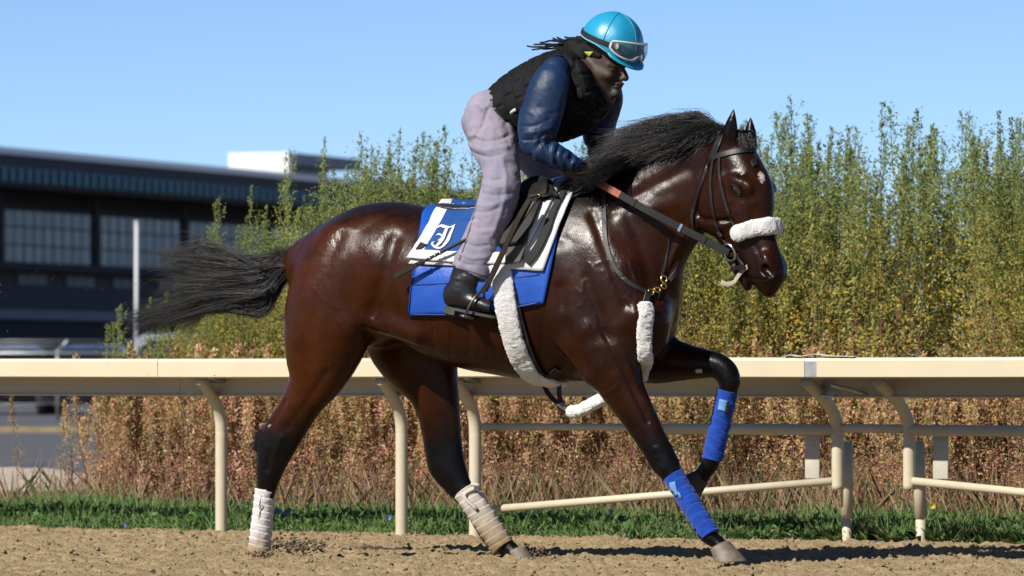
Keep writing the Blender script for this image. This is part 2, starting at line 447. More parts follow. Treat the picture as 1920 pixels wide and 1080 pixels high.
for s in (-1, 1):
    m = (lambda c: c) if s < 0 else hmir
    hb.chain([(m(HP(1332, 372, -.060)), HLAT, .034, (1, 0, .5), .085), (m(HP(1334, 400, -.058)), HLAT, .034, (1, 0, .5), .075)], k=0.05, tr=.085)       # cheek
    hb.chain([(m(HP(1374, 340, -.080)), HLAT, .018, (0, 0, 1), .018), (m(HP(1388, 344, -.080)), HLAT, .022, (0, 0, 1), .024), (m(HP(1398, 352, -.076)), HLAT, .016, (0, 0, 1), .018)], k=0.035, tr=.03)       # brow
    hb.chain([(m(HP(1376, 398, -.078)), HLAT, .012, (1, 0, 0), .016), (m(HP(1396, 425, -.062)), HLAT, .010, (1, 0, 0), .012)], k=0.03, tr=.03)        # facial crest
    hb.chain([(m(HP(1434, 490, -.042)), HLAT, .020, (1, 0, 0), .028), (m(HP(1440, 512, -.044)), HLAT, .020, (1, 0, 0), .030)], k=0.03, tr=.03)          # nostril wing
    hb.chain([(m(HP(1431, 504, -.070)), HLAT, .032, (1, 0, .3), .020), (m(HP(1440, 513, -.070)), HLAT, .032, (1, 0, .3), .021)], k=0.006, tr=.021, sub=True)   # nostril
    # ears: a leaf-shaped shell each
    e = [((1370, 276), -.042, .022, .024), ((1369, 254), -.052, .026, .033), ((1371, 233), -.056, .020, .027), ((1376, 211), -.055, .004, .006)]
    c_ = [((1372, 262), -.076, .018, .016), ((1372, 246), -.082, .022, .020), ((1374, 230), -.078, .014, .014), ((1376, 218), -.068, .005, .005)]
    if s > 0:
        e = [((1408, 276), .042, .022, .024), ((1406, 257), .052, .025, .030), ((1407, 242), .056, .018, .022), ((1408, 226), .055, .004, .006)]
        c_ = [((1412, 262), .070, .016, .016), ((1412, 250), .078, .02, .018), ((1411, 238), .07, .01, .012)]
    hb.chain([(HP(*c, v), HLAT, ra, (1, 0, 0.1), rb) for c, v, ra, rb in e], k=0.018, tr=.02)
    hb.chain([(HP(*c, v), HLAT, ra, (1, 0, 0.1), rb) for c, v, ra, rb in c_], k=0.008, tr=.012, sub=True)
HV, HQ = hb.mesh(3)
print('horse verts', len(HV))
HN = vnormals(HV, HQ)
HSURF = Surface(HV, HQ)
# ------------------------------------------------------------------ muscle relief on the horse
def seg_dist(V, pts):
    best = np.full(len(V), 9.0)
    for a, b in zip(pts[:-1], pts[1:]):
        ab = b - a; t = np.clip(((V - a) @ ab) / max(ab @ ab, 1e-9), 0, 1)
        best = np.minimum(best, np.linalg.norm(V - (a + t[:, None] * ab), axis=1))
    return best
def relief(pix, depth, width, both=True):
    """raise (depth > 0) or press in a soft line through these points of the near side, and the same on the far side"""
    pts = np.array([HSURF.pix(*p)[0] for p in pix])
    if len(pts) > 2: pts = catmull(pts, 4)
    if len(pts) == 1: pts = np.vstack([pts, pts + 1e-4])
    amt = np.zeros(len(HV)); reach = width * 3
    for P_ in ([pts, pts * [1, -1, 1]] if both and pts[:, 0].max() < 0.62 else [pts]):
        near = np.all((HV > P_.min(0) - reach) & (HV < P_.max(0) + reach), axis=1)
        amt[near] += depth * np.exp(-(seg_dist(HV[near], P_) / width) ** 2)
    return amt
amt = np.zeros(len(HV))
for pix, dep, wid in [
    ([(738, 450), (722, 510), (704, 575), (694, 625)], -.008, .036),          # between thigh and flank
    ([(742, 416)], .006, .055), ([(660, 610)], .014, .07), ([(700, 405)], .006, .05),
    ([(640, 440), (606, 520), (588, 600), (578, 680)], -.004, .034),
    ([(600, 450), (566, 540), (556, 640)], .003, .035),
    ([(612, 700), (574, 755), (540, 800)], -.004, .020),
    ([(534, 752), (508, 795)], -.007, .013), ([(500, 800), (490, 830)], .003, .010), ([(528, 820), (516, 850)], .004, .016), ([(506, 850), (500, 880)], -.004, .014), ([(535, 860), (522, 884)], .003, .010),
    ([(1050, 540), (1064, 620), (1092, 690)], -.008, .028),      # behind the triceps
    ([(1100, 520), (1120, 580), (1146, 640)], -.004, .024),
    ([(1110, 400), (1142, 490), (1172, 570)], -.005, .022),
    ([(1180, 400), (1206, 480), (1222, 550)], -.006, .034),                   # in front of the shoulder
    ([(1296, 425), (1262, 500), (1240, 560)], -.007, .014),
    ([(1192, 590)], .012, .035), ([(1100, 620)], .008, .05), ([(1060, 590)], .006, .04),
    ([(1130, 620), (1172, 700), (1214, 790)], -.005, .012), ([(1180, 690), (1222, 772)], .004, .014),
    ([(1228, 842), (1258, 836)], .003, .014), ([(1232, 866), (1268, 858)], -.003, .008), ([(1240, 880), (1272, 872)], .003, .010), ([(1196, 800), (1216, 846), (1230, 880)], -.003, .009),
    ([(1150, 395), (1220, 350), (1290, 315)], -.005, .030), ([(1200, 400), (1260, 380)], .005, .04),
    ([(1328, 300), (1312, 350), (1308, 405), (1326, 440)], -.010, .011),      # behind the jaw
    ([(1352, 330), (1342, 380), (1352, 425)], .005, .022),
    ([(1372, 385), (1368, 430)], -.005, .012), ([(1388, 328)], -.006, .013), ([(1362, 340)], -.004, .012),
    ([(1404, 372), (1418, 430)], -.005, .014), ([(1412, 455), (1426, 485)], -.004, .012),
    ([(1394, 500), (1404, 520), (1416, 546)], -.007, .006), ([(1382, 362), (1392, 375)], -.003, .008),
    ([(1404, 345), (1412, 380)], .003, .012)]:
    amt += relief(pix, dep * 1.35, wid * .92)
for i in range(7):                                                             # a hint of ribs
    x = 800 + i * 34
    amt += relief([(x, 560), (x + 14, 620), (x + 10, 670)], -.0028, .010)
vr_ = np.random.default_rng(9)                                                  # veins standing out under the thin skin
for (x0, x1, y0, y1, n_, a0) in ((590, 690, 570, 690, 7, 1.9), (600, 660, 690, 740, 3, 2.0), (790, 930, 600, 680, 7, .35), (1065, 1190, 470, 640, 10, 1.0), (1110, 1180, 640, 720, 4, 1.1), (1150, 1250, 400, 520, 4, 2.0), (1340, 1380, 370, 430, 2, 1.0)):
    for q_ in range(n_):
        x, y, a = vr_.uniform(x0, x1), vr_.uniform(y0, y1), a0 + vr_.normal() * .5; ln_ = [(x, y)]
        for w_ in range(int(vr_.integers(3, 7))):
            a += vr_.normal() * .55; x += 11 * cos(a); y += 11 * sin(a); ln_.append((x, y))
        amt += relief(ln_, 0.0019 * vr_.uniform(.6, 1.2), .0052, both=False)
amt += 0.0010 * noise3(HV, 18, 2)
HV = HV + HN * amt[:, None]
HV = relax(HV, HQ, 1)
HN = vnormals(HV, HQ)
HSURF = Surface(HV, HQ)

# coat colour: bay, black on the lower legs, muzzle, ears and along the topline
def smooth01(x, a, b):
    t = np.clip((x - a) / (b - a), 0, 1); return t * t * (3 - 2 * t)
nz1 = noise3(HV, 7, 3); nz2 = noise3(HV, 22, 2)
brown = np.array([0.0125, 0.0034, 0.0012]); red = np.array([0.0350, 0.0090, 0.0020]); black = np.array([0.0026, 0.0022, 0.0021])
mixr = np.clip(0.42 + 0.7 * nz1 + .45 * smooth01(HV[:, 0], -.15, -.75) - .30 * smooth01(HV[:, 0], .0, .5), 0, 1)[:, None]     # redder quarters; shoulder and neck tinted darker to imitate their shade
tone = brown * (1 - mixr) + red * mixr
uL, vL, wL = HV[:, 0], HV[:, 1], HV[:, 2]
leg = 1 - smooth01(wL + 0.05 * nz2 + 0.03 * nz1, 0.46, 0.66)
kn = P(1365, 690, .16)
leg = np.maximum(leg, (1 - smooth01(np.linalg.norm((HV - kn) * [1, 1, 1], axis=1), .07, .17)) * (vL > 0.05))
leg = np.maximum(leg, ((uL > kn[0] - 0.02) & (wL < kn[2]) & (vL > 0.05)).astype(float))
nose = HP(1432, 520, 0)
muz = 1 - smooth01(np.linalg.norm(HV - nose, axis=1) + .02 * nz2, .06, .17)
muz = muz * .72
earm = smooth01(wL, P(1370, 285)[2], P(1370, 255)[2]) * 0.9
top = smooth01(HN[:, 2] + 0.25 * nz2, .55, .98) * (wL > 1.15) * 0.75
crest = smooth01(wL - (1.36 + 0.62 * (uL - P(1080, 350)[0])), -.03, .05) * (uL > P(1080, 350)[0]) * (uL < P(1330, 250)[0])
eye_c, eye_n = HSURF.pix(1381, 356)
eyem = (1 - smooth01(np.linalg.norm(HV - eye_c, axis=1), .02, .05)) * .75
blk = np.clip(np.max([leg, muz, earm, top, crest * .8, eyem], axis=0), 0, 1)[:, None]
tone = tone * (1 - blk) + black * blk

def coat_material():
    m, nt, b = new_mat('bay_coat')
    at = node(nt, 'ShaderNodeAttribute'); at.attribute_name = 'tone'
    tc = node(nt, 'ShaderNodeTexCoord')
    # fine hair streaks
    mp = node(nt, 'ShaderNodeMapping'); mp.inputs['Scale'].default_value = (260, 260, 70)
    nt.links.new(tc.outputs['Object'], mp.inputs['Vector'])
    hair = node(nt, 'ShaderNodeTexNoise', Scale=1.0, Detail=3.0); nt.links.new(mp.outputs['Vector'], hair.inputs['Vector'])
    mott = node(nt, 'ShaderNodeTexNoise', Scale=34.0, Detail=5.0); nt.links.new(tc.outputs['Object'], mott.inputs['Vector'])
    mr = node(nt, 'ShaderNodeMapRange'); mr.inputs['To Min'].default_value = 0.72; mr.inputs['To Max'].default_value = 1.3
    nt.links.new(mott.outputs['Fac'], mr.inputs['Value'])
    mx = node(nt, 'ShaderNodeMix', data_type='RGBA', blend_type='MULTIPLY'); mx.inputs['Factor'].default_value = 1
    nt.links.new(at.outputs['Color'], mx.inputs['A']); nt.links.new(mr.outputs['Result'], mx.inputs['B'])
    out = mx.outputs['Result']
    star, _ = HSURF.pix(1428, 331); chest, _ = HSURF.pix(1310, 696, frame_v=.1)
    for c, sc, rot in ((star, (.95, .95, .34), 0), (chest, (.8, .8, 1.3), 0)):
        sb = node(nt, 'ShaderNodeVectorMath', operation='SUBTRACT'); sb.inputs[1].default_value = tuple(c)
        nt.links.new(tc.outputs['Object'], sb.inputs[0])
        ml = node(nt, 'ShaderNodeVectorMath', operation='MULTIPLY'); ml.inputs[1].default_value = sc
        nt.links.new(sb.outputs['Vector'], ml.inputs[0])
        ln = node(nt, 'ShaderNodeVectorMath', operation='LENGTH'); nt.links.new(ml.outputs['Vector'], ln.inputs[0])
        nz = node(nt, 'ShaderNodeTexNoise', Scale=90.0, Detail=4.0); nt.links.new(tc.outputs['Object'], nz.inputs['Vector'])
        ad = node(nt, 'ShaderNodeMath', operation='MULTIPLY_ADD'); ad.inputs[1].default_value = 0.022
        nt.links.new(nz.outputs['Fac'], ad.inputs[0]); nt.links.new(ln.outputs['Value'], ad.inputs[2])
        r = node(nt, 'ShaderNodeMapRange'); r.inputs['From Min'].default_value = .026; r.inputs['From Max'].default_value = .019
        nt.links.new(ad.outputs['Value'], r.inputs['Value'])
        m2 = node(nt, 'ShaderNodeMix', data_type='RGBA'); m2.inputs['B'].default_value = (.36, .33, .30, 1)
        nt.links.new(r.outputs['Result'], m2.inputs['Factor']); nt.links.new(out, m2.inputs['A']); out = m2.outputs['Result']
    nt.links.new(out, b.inputs['Base Color'])
    # gloss varies over the skin: sleek and sweaty here, dull and dusty there
    gl = node(nt, 'ShaderNodeTexNoise', Scale=7.0, Detail=8.0, Roughness=0.75); nt.links.new(tc.outputs['Object'], gl.inputs['Vector'])
    gr = node(nt, 'ShaderNodeMapRange'); gr.inputs['From Min'].default_value = .32; gr.inputs['From Max'].default_value = .68; gr.inputs['To Min'].default_value = .20; gr.inputs['To Max'].default_value = .40
    nt.links.new(gl.outputs['Fac'], gr.inputs['Value']); nt.links.new(gr.outputs['Result'], b.inputs['Roughness'])
    b.inputs['Specular IOR Level'].default_value = 0.15
    # raised veins: the borders of a warped cell pattern, only in patches
    ds = node(nt, 'ShaderNodeTexNoise', Scale=6.0, Detail=3.0); nt.links.new(tc.outputs['Object'], ds.inputs['Vector'])
    va = node(nt, 'ShaderNodeMix', data_type='RGBA'); va.blend_type = 'LINEAR_LIGHT'; va.inputs['Factor'].default_value = 0.09
    nt.links.new(tc.outputs['Object'], va.inputs['A']); nt.links.new(ds.outputs['Color'], va.inputs['B'])
    vo = node(nt, 'ShaderNodeTexVoronoi', feature='DISTANCE_TO_EDGE', Scale=13.0); nt.links.new(va.outputs['Result'], vo.inputs['Vector'])
    vr = node(nt, 'ShaderNodeMapRange', interpolation_type='SMOOTHSTEP'); vr.inputs['From Min'].default_value = .07; vr.inputs['From Max'].default_value = 0.0
    nt.links.new(vo.outputs['Distance'], vr.inputs['Value'])
    pm = node(nt, 'ShaderNodeTexNoise', Scale=3.2, Detail=2.0); nt.links.new(tc.outputs['Object'], pm.inputs['Vector'])
    pr = node(nt, 'ShaderNodeMapRange'); pr.inputs['From Min'].default_value = .52; pr.inputs['From Max'].default_value = .64
    nt.links.new(pm.outputs['Fac'], pr.inputs['Value'])
    vm = node(nt, 'ShaderNodeMath', operation='MULTIPLY'); nt.links.new(vr.outputs['Result'], vm.inputs[0]); nt.links.new(pr.outputs['Result'], vm.inputs[1])
    bp = node(nt, 'ShaderNodeBump', Strength=0.05, Distance=0.005); nt.links.new(vm.outputs['Value'], bp.inputs['Height'])
    mp2 = node(nt, 'ShaderNodeMapping'); mp2.inputs['Scale'].default_value = (46, 30, 20); mp2.inputs['Rotation'].default_value = (0, .5, .2)
    nt.links.new(va.outputs['Result'], mp2.inputs['Vector'])
    rk0 = node(nt, 'ShaderNodeTexNoise', Scale=1.0, Detail=5.0, Roughness=.6); nt.links.new(mp2.outputs['Vector'], rk0.inputs['Vector'])
    pk = node(nt, 'ShaderNodeTexNoise', Scale=4.5, Detail=2.0); nt.links.new(tc.outputs['Object'], pk.inputs['Vector'])
    pkr = node(nt, 'ShaderNodeMapRange'); pkr.inputs['From Min'].default_value = .42; pkr.inputs['From Max'].default_value = .62; pkr.inputs['To Min'].default_value = .12; nt.links.new(pk.outputs['Fac'], pkr.inputs['Value'])
    rk = node(nt, 'ShaderNodeMath', operation='MULTIPLY'); nt.links.new(rk0.outputs['Fac'], rk.inputs[0]); nt.links.new(pkr.outputs['Result'], rk.inputs[1])
    b1 = node(nt, 'ShaderNodeBump', Strength=0.40, Distance=0.006); nt.links.new(rk.outputs['Value'], b1.inputs['Height']); nt.links.new(bp.outputs['Normal'], b1.inputs['Normal'])
    b2 = node(nt, 'ShaderNodeBump', Strength=0.28, Distance=0.002); nt.links.new(hair.outputs['Fac'], b2.inputs['Height']); nt.links.new(b1.outputs['Normal'], b2.inputs['Normal'])
    nt.links.new(b2.outputs['Normal'], b.inputs['Normal'])
    return m
COAT = coat_material()
horse = horse_empty('horse', 'glossy dark bay racehorse cantering with one foreleg lifted, white star on its forehead', 'horse')
link_mesh('body', HV, HQ, COAT, horse, colors=tone)

# hooves
def hoof_material(name, col, col2):
    return simple_mat(name, col, rough=.6, col2=col2, scale=26, bump=.35, bump_scale=70, dist=.006)
HOOF_TAN = hoof_material('dusty_hoof', (.26, .20, .13), (.10, .085, .07))
HOOF_DARK = hoof_material('dark_hoof', (.035, .03, .028), (.015, .014, .014))
def ring(c, a, ra, b, rb, n=20, flat_back=0.0):
    out = []
    for i in range(n):
        t = 2 * pi * i / n
        x = cos(t); x = x if x > 0 else x * (1 - flat_back)
        out.append(np.array(c) + np.array(a) * ra * x + np.array(b) * rb * sin(t))
    return out
def loft_rings(rings, cap0=True, cap1=True):
    n = len(rings[0]); V = [p for r in rings for p in r]; Fc = []
    for k in range(len(rings) - 1):
        for i in range(n):
            Fc.append((k * n + i, k * n + (i + 1) % n, (k + 1) * n + (i + 1) % n, (k + 1) * n + i))
    if cap0: Fc.append(tuple(range(n))[::-1])
    if cap1: Fc.append(tuple((len(rings) - 1) * n + i for i in range(n)))
    return V, Fc
def hoof(c0, c1, fwd0, fwd1, r0, r1, mat):
    c0, c1, fwd0, fwd1 = map(lambda x: np.array(x, float), (c0, c1, fwd0, fwd1))
    rs = []
    for t, bulge in ((0, .94), (.08, 1.05), (.2, 1.0), (.6, 1.0), (.93, 1.0), (.95, 1.02), (1.0, 1.0)):
        f = unit(fwd0 * (1 - t) + fwd1 * t); r = (r0 * (1 - t) + r1 * t) * bulge
        rs.append(ring(c0 * (1 - t) + c1 * t, f, r, LAT, r * .90, flat_back=.25))
    V, Fc = loft_rings(rs)
    return link_mesh('hoof', V, Fc, mat, horse)
hoof(P(1347, 1023, -.14), P(1367, 1053, -.14) , (.75, 0, .42), (1, 0, .03), .045, .075, HOOF_TAN)
hoof(P(1318, 890, .16), P(1299, 908, .16), (.42, 0, -.9), (.42, 0, -.9), .040, .062, HOOF_DARK)
hoof(P(496, 1036, -.14), P(500, 1062, -.14), (1, 0, .1), (1, 0, -.1), .038, .058, HOOF_TAN)
hoof(P(966, 1030, .15), P(984, 1056, .15), (.85, 0, .4), (1, 0, 0), .038, .058, HOOF_TAN)

# eye with lids
EYE = simple_mat('horse_eye', (.012, .007, .005), rough=.04, vary=.2, spec=.8, coat=1.0)
LID = simple_mat('eyelid_skin', (.013, .0065, .0045), rough=.65, spec=.2, vary=.3, bump=.2, bump_scale=200, dist=.002)
def sphere_mesh(c, r, n=16, m=10, axes=None):
    A = np.eye(3) if axes is None else np.array(axes); r = np.array([r] * 3 if np.isscalar(r) else r)
    V = [np.array(c) + A.T @ (r * [sin(pi * j / m) * cos(2 * pi * i / n), sin(pi * j / m) * sin(2 * pi * i / n), cos(pi * j / m)]) for j in range(m + 1) for i in range(n)]
    Fc = [(j * n + i, (j + 1) * n + i, (j + 1) * n + (i + 1) % n, j * n + (i + 1) % n) for j in range(m) for i in range(n)]
    return V, Fc
def horse_eye(c, nrm):
    fw = unit(np.array([.5, 0, -.75]) - nrm * np.dot([.5, 0, -.75], nrm)); upv = np.cross(nrm, fw)
    V, Fc = sphere_mesh(c - nrm * .007, (.026, .020, .016), axes=(fw, upv, nrm)); e = link_mesh('eye', V, Fc, EYE, horse)
    pts = []; nn = []
    for i in range(25):
        t = 2 * pi * i / 24
        pts.append(c + nrm * .003 + fw * .027 * cos(t) + upv * .0180 * sin(t) * (1.0 if sin(t) > 0 else .9)); nn.append(nrm)
    V, Fc = tube_mesh(pts, .0038, 6, cap=False); link_mesh('eyelid', V, Fc, LID, e)
horse_eye(eye_c, eye_n)
far_eye, far_n = HSURF.near(hmir(eye_c)); horse_eye(far_eye, far_n)

# hair: mane, forelock and tail as tapering strands
HAIR = simple_mat('black_horsehair', (.014, .0115, .0105), rough=.42, vary=.5, scale=30, spec=.45)
def strands(name, guides, per, spread, radius, parent, mat, seed=1, keep_out=None, tip_spread=2.5, segs=9, curl=0.0):
    """guides: lists of horse-frame points; each grows a lock of strands around it"""
    r = np.random.default_rng(seed); V = []; Fc = []; o = 0
    for g in guides:
        G = catmull(np.array(g), max(2, segs // max(len(g) - 1, 1)))
        n = len(G); tt = np.linspace(0, 1, n)
        for q in range(per):
            off = r.normal(size=3) * spread; wob = r.normal(size=3) * spread * tip_spread
            ph = r.uniform(0, 6.28, 3); le = r.uniform(.72, 1.0)
            m = max(4, int(n * le)); t = tt[:m] / tt[m - 1]
            pts = G[:m] + off * (1 - .35 * t)[:, None] + wob * (t ** 2)[:, None] + curl * np.sin(ph + 6 * t[:, None]) * t[:, None]
            if keep_out is not None:
                for i in range(1, m):
                    h, nn, _, _ = keep_out.bvh.find_nearest(Vector(pts[i]))
                    dd = (Vector(pts[i]) - h).dot(nn)
                    if dd < .006: pts[i] = np.array(h + nn * (.006 + .01 * r.random()))
            rad = radius * r.uniform(.6, 1.2) * (1 - .8 * t ** 2)
            tg = np.gradient(pts, axis=0); tg /= np.maximum(np.linalg.norm(tg, axis=1), 1e-9)[:, None]
            ref = unit(r.normal(size=3)); s = np.cross(tg, ref); s /= np.maximum(np.linalg.norm(s, axis=1), 1e-9)[:, None]; w = np.cross(tg, s)
            for j in range(3):
                a = 2 * pi * j / 3
                V.append(pts + rad[:, None] * (cos(a) * s + sin(a) * w))
            for i in range(m - 1):
                for j in range(3):
                    k = (j + 1) % 3
                    Fc.append((o + j * m + i, o + k * m + i, o + k * m + i + 1, o + j * m + i + 1))
            o += 3 * m
    V = np.vstack(V)
    return link_mesh(name, V, np.array(Fc), mat, parent)
mr_ = np.random.default_rng(11)
crest_px = catmull(np.array([(1078, 352), (1120, 335), (1175, 304), (1235, 268), (1285, 246), (1330, 238), (1368, 242)]), 16)
guides = []
for i in range(230):
    s = mr_.random() ** .9; x, y = crest_px[int(s * (len(crest_px) - 1))]
    lift = mr_.random()
    L = (130 + 90 * mr_.random()) * (0.60 + .6 * s)
    dx, dy = -1, .50 - .25 * s + mr_.normal() * .10
    up = -(6 + 34 * lift ** 1.5) * (0.25 + s) * (.8 if s < .9 else .45) * (.7 + .6 * mr_.random())
    v0 = mr_.normal() * .012
    vend = -.10 - .05 * mr_.random() if lift < .72 else -.02 + mr_.normal() * .05
    g = [P(x + 4, y + 10, v0), P(x - L * .16, y + up * .8 + 2, v0 * .5 + vend * .25), P(x - L * .45, y + up + L * .22 * dy / .5, vend * .7), P(x - L * .75, y + up * .7 + L * .75 * dy, vend), P(x - L, y + up * .5 + L * dy * (.95 + .2 * mr_.normal()), vend * 1.05 + mr_.normal() * .02)]
    guides.append(g)
for i in range(60):                                  # locks lying on the near side of the crest
    s = mr_.random(); x, y = crest_px[int(s * (len(crest_px) - 1))]
    L = 70 + 60 * mr_.random()
    guides.append([P(x, y + 6, -.005), P(x - L * .2, y + 6, -.045), P(x - L * .55, y + L * .2 + 4, -.085), P(x - L, y + L * (.42 + .12 * mr_.normal()), -.12)])
for i in range(46):
    x, y = crest_px[int((.10 + .34 * mr_.random()) * (len(crest_px) - 1))]; ex, ey = 1064 + 40 * mr_.random(), 322 + 26 * mr_.random()
    guides.append([P(x, y + 6, -.02), P(x * .7 + ex * .3, y * .7 + ey * .3 - 8 * mr_.random(), -.13), P(x * .35 + ex * .65, y * .35 + ey * .65 + 4, -.22), P(ex, ey, -.255 + .02 * mr_.normal())])
fly = []
for i in range(46):
    x, y = crest_px[int((.40 + .5 * mr_.random()) * (len(crest_px) - 1))]; L = 70 + 90 * mr_.random(); k_ = mr_.random()
    fly.append([P(x + 3, y + 8, 0), P(x - L * .25, y - 16 - 10 * k_, .0), P(x - L * .6, y - 28 * k_ - 2 + L * .10, -.02), P(x - L, y - 26 * k_ + L * (.22 + .12 * mr_.normal()), -.03 + .03 * mr_.normal())])
strands('mane_flyaway', fly, 9, .0060, .0011, horse, HAIR, seed=14, keep_out=HSURF, tip_spread=3.0, curl=.014)
mane = strands('mane', guides, 24, .0080, .0012, horse, HAIR, seed=2, keep_out=HSURF, tip_spread=2.2, curl=.010)
fl = []
for i in range(26):
    a = mr_.random(); fl.append([HP(1380 + 22 * a, 246 + 6 * mr_.random(), -.03 + .06 * a), HP(1384 + 24 * a, 252 + 6 * a, -.04 + .08 * a), HP(1390 + 24 * a, 266, -.045 + .08 * a), HP(1398 + 22 * a, 280 + 8 * mr_.random(), -.05 + .09 * a)])
strands('forelock', fl, 16, .006, .0016, horse, HAIR, seed=4, keep_out=HSURF, tip_spread=1.4)
tg_ = []
for i in range(190):
    a = mr_.random(); q = mr_.random()
    rx, ry = 592 - 88 * q, 452 + 58 * q + (16 * a)
    band = mr_.random()
    if band < .70:
        e = (226 + 110 * mr_.random() ** 1.6, 612 + 15 * mr_.normal()); m1 = (500 - 30 * mr_.random(), 556 + 16 * mr_.normal()); m2 = (380, 566 + 10 * mr_.normal())
    elif band < .88:
        e = (262 + 90 * mr_.random(), 520 + 26 * mr_.normal()); m1 = (490, 520 + 14 * mr_.normal()); m2 = (400, 518 + 20 * mr_.normal())
    else:
        e = (256 + 80 * mr_.random(), 486 + 16 * mr_.normal()); m1 = (480, 498 + 8 * mr_.normal()); m2 = (380, 478 + 10 * mr_.normal())
    v = mr_.normal() * .018
    tg_.append([P(rx, ry, v * .6), P(rx * .35 + m1[0] * .65, ry * .35 + m1[1] * .65, v), P(*m1, v * 1.4), P(*m2, v * 1.8 + .01), P(e[0] + 35, e[1] * .75 + m2[1] * .25, v * 2), P(*e, v * 2.2 + .02)])
tail = strands('tail', tg_, 24, .0060, .00105, horse, HAIR, seed=6, tip_spread=2.2, segs=14, curl=.008)
wisp = []
for i in range(40):
    y0 = 455 + 60 * mr_.random(); k_ = mr_.random()
    wisp.append([P(575 - 60 * mr_.random(), y0, .02 * mr_.normal()), P(470, 480 + 80 * k_ + 8 * mr_.normal(), .03 * mr_.normal()), P(360, 462 + 120 * k_ + 14 * mr_.normal(), .05 * mr_.normal()), P(225 + 60 * mr_.random(), 470 + 160 * k_ + 16 * mr_.normal(), .07 * mr_.normal())])
strands('tail_flyaway', wisp, 7, .010, .0008, horse, HAIR, seed=16, tip_spread=2.5, segs=14, curl=.012)
# ================================================================== tack, laid onto the horse
def patch(corners, nu, nv, off, thick=.006, surf=None, sag=None, mirror=True, wob=0.0, seed=0):
    """cloth over the back: corner pixels TL, TR, BR, BL on the near side, mirrored to the far side and joined over the spine.
    corners may also be two pixel polylines (top, bottom) of equal length"""
    surf = surf or HSURF
    TL, TR, BR, BL = [np.array(c, float) for c in corners]
    rows = []; r = np.random.default_rng(seed)
    for j in range(nv + 1):
        w = j / nv; row = []
        for i in range(nu + 1):
            u = i / nu
            p = (TL * (1 - u) + TR * u) * (1 - w) + (BL * (1 - u) + BR * u) * w
            if sag: p = p + np.array(sag(u, w))
            h, n = surf.pix(p[0], p[1], off)
            row.append((h, n))
        rows.append(row)
    pts = np.array([[q[0] for q in row] for row in rows]); nn = np.array([[q[1] for q in row] for row in rows])
    # even out the draped sheet a little
    for it in range(3):
        a = pts.copy(); a[1:-1, 1:-1] = (pts[:-2, 1:-1] + pts[2:, 1:-1] + pts[1:-1, :-2] + pts[1:-1, 2:]) / 4; pts = a
    if wob:
        f = pts.reshape(-1, 3); pts = (f + nn.reshape(-1, 3) * (wob * noise3(f + seed, 14, 2))[:, None]).reshape(pts.shape)
    uv = np.array([[(i / nu, j / nv) for i in range(nu + 1)] for j in range(nv + 1)])
    if mirror:
        top = pts[0].copy(); ridge = []
        for i in range(nu + 1):
            q = top[i].copy(); q[1] = 0; h, n = surf.near(q + np.array([0, 0, .15]), off); ridge.append([h[0], 0, h[2] + .004])
        ridge = np.array(ridge)[None]
        mp = pts * [1, -1, 1]; mn = nn * [1, -1, 1]
        mid1 = (pts[:1] + ridge) / 2; mid1[..., 2] += .012; mid2 = mid1 * [1, -1, 1]
        nr = np.tile(np.array([0, 0, 1.0]), (1, nu + 1, 1))
        pts = np.concatenate([mp[::-1], mid2, ridge, mid1, pts]); nn = np.concatenate([mn[::-1], nr, nr, nr, nn])
        z = uv[:1] * [1, 0]; uv = np.concatenate([uv[::-1], z, z, z, uv])
    m, n = pts.shape[:2]
    N = m * n
    outer = pts.reshape(-1, 3); inner = (pts - nn * thick).reshape(-1, 3)
    V = np.vstack([outer, inner]); Fc = []
    idx = lambda j, i: j * n + i
    for j in range(m - 1):
        for i in range(n - 1):
            a, b, c, d = idx(j, i), idx(j, i + 1), idx(j + 1, i + 1), idx(j + 1, i)
            Fc.append((a, d, c, b)); Fc.append((a + N, b + N, c + N, d + N))
    for i in range(n - 1):
        a, b = idx(0, i), idx(0, i + 1); Fc.append((a, b, b + N, a + N))
        a, b = idx(m - 1, i), idx(m - 1, i + 1); Fc.append((b, a, a + N, b + N))
    for j in range(m - 1):
        a, b = idx(j, 0), idx(j + 1, 0); Fc.append((b, a, a + N, b + N))
        a, b = idx(j, n - 1), idx(j + 1, n - 1); Fc.append((a, b, b + N, a + N))
    U = np.vstack([uv.reshape(-1, 2)] * 2)
    return V, Fc, U
def add_uv(o, U):
    me = o.data; lay = me.uv_layers.new(name='UVMap')
    li = np.empty(len(me.loops), dtype=np.int32); me.loops.foreach_get('vertex_index', li)
    lay.data.foreach_set('uv', U[li].astype(np.float32).ravel())
def strap_path(pix, off, surf=None, per=6, frame_v=-.2):
    surf = surf or HSURF
    q = catmull(np.array(pix, float), per)
    H = [surf.pix(x, y, off, frame_v) for x, y in q]
    pts = np.array([h[0] for h in H]); nn = np.array([h[1] for h in H])
    for it in range(2): pts[1:-1] = (pts[:-2] + 2 * pts[1:-1] + pts[2:]) / 4
    return pts, nn
def strap(name, pix, w, th, mat, parent, off=.004, per=6, surf=None, frame_v=-.2):
    pts, nn = strap_path(pix, off, surf, per, frame_v)
    V, Fc = tube_mesh(pts, 0, flat=(w, th), normals=nn)
    return link_mesh(name, V, Fc, mat, parent, smooth=False)
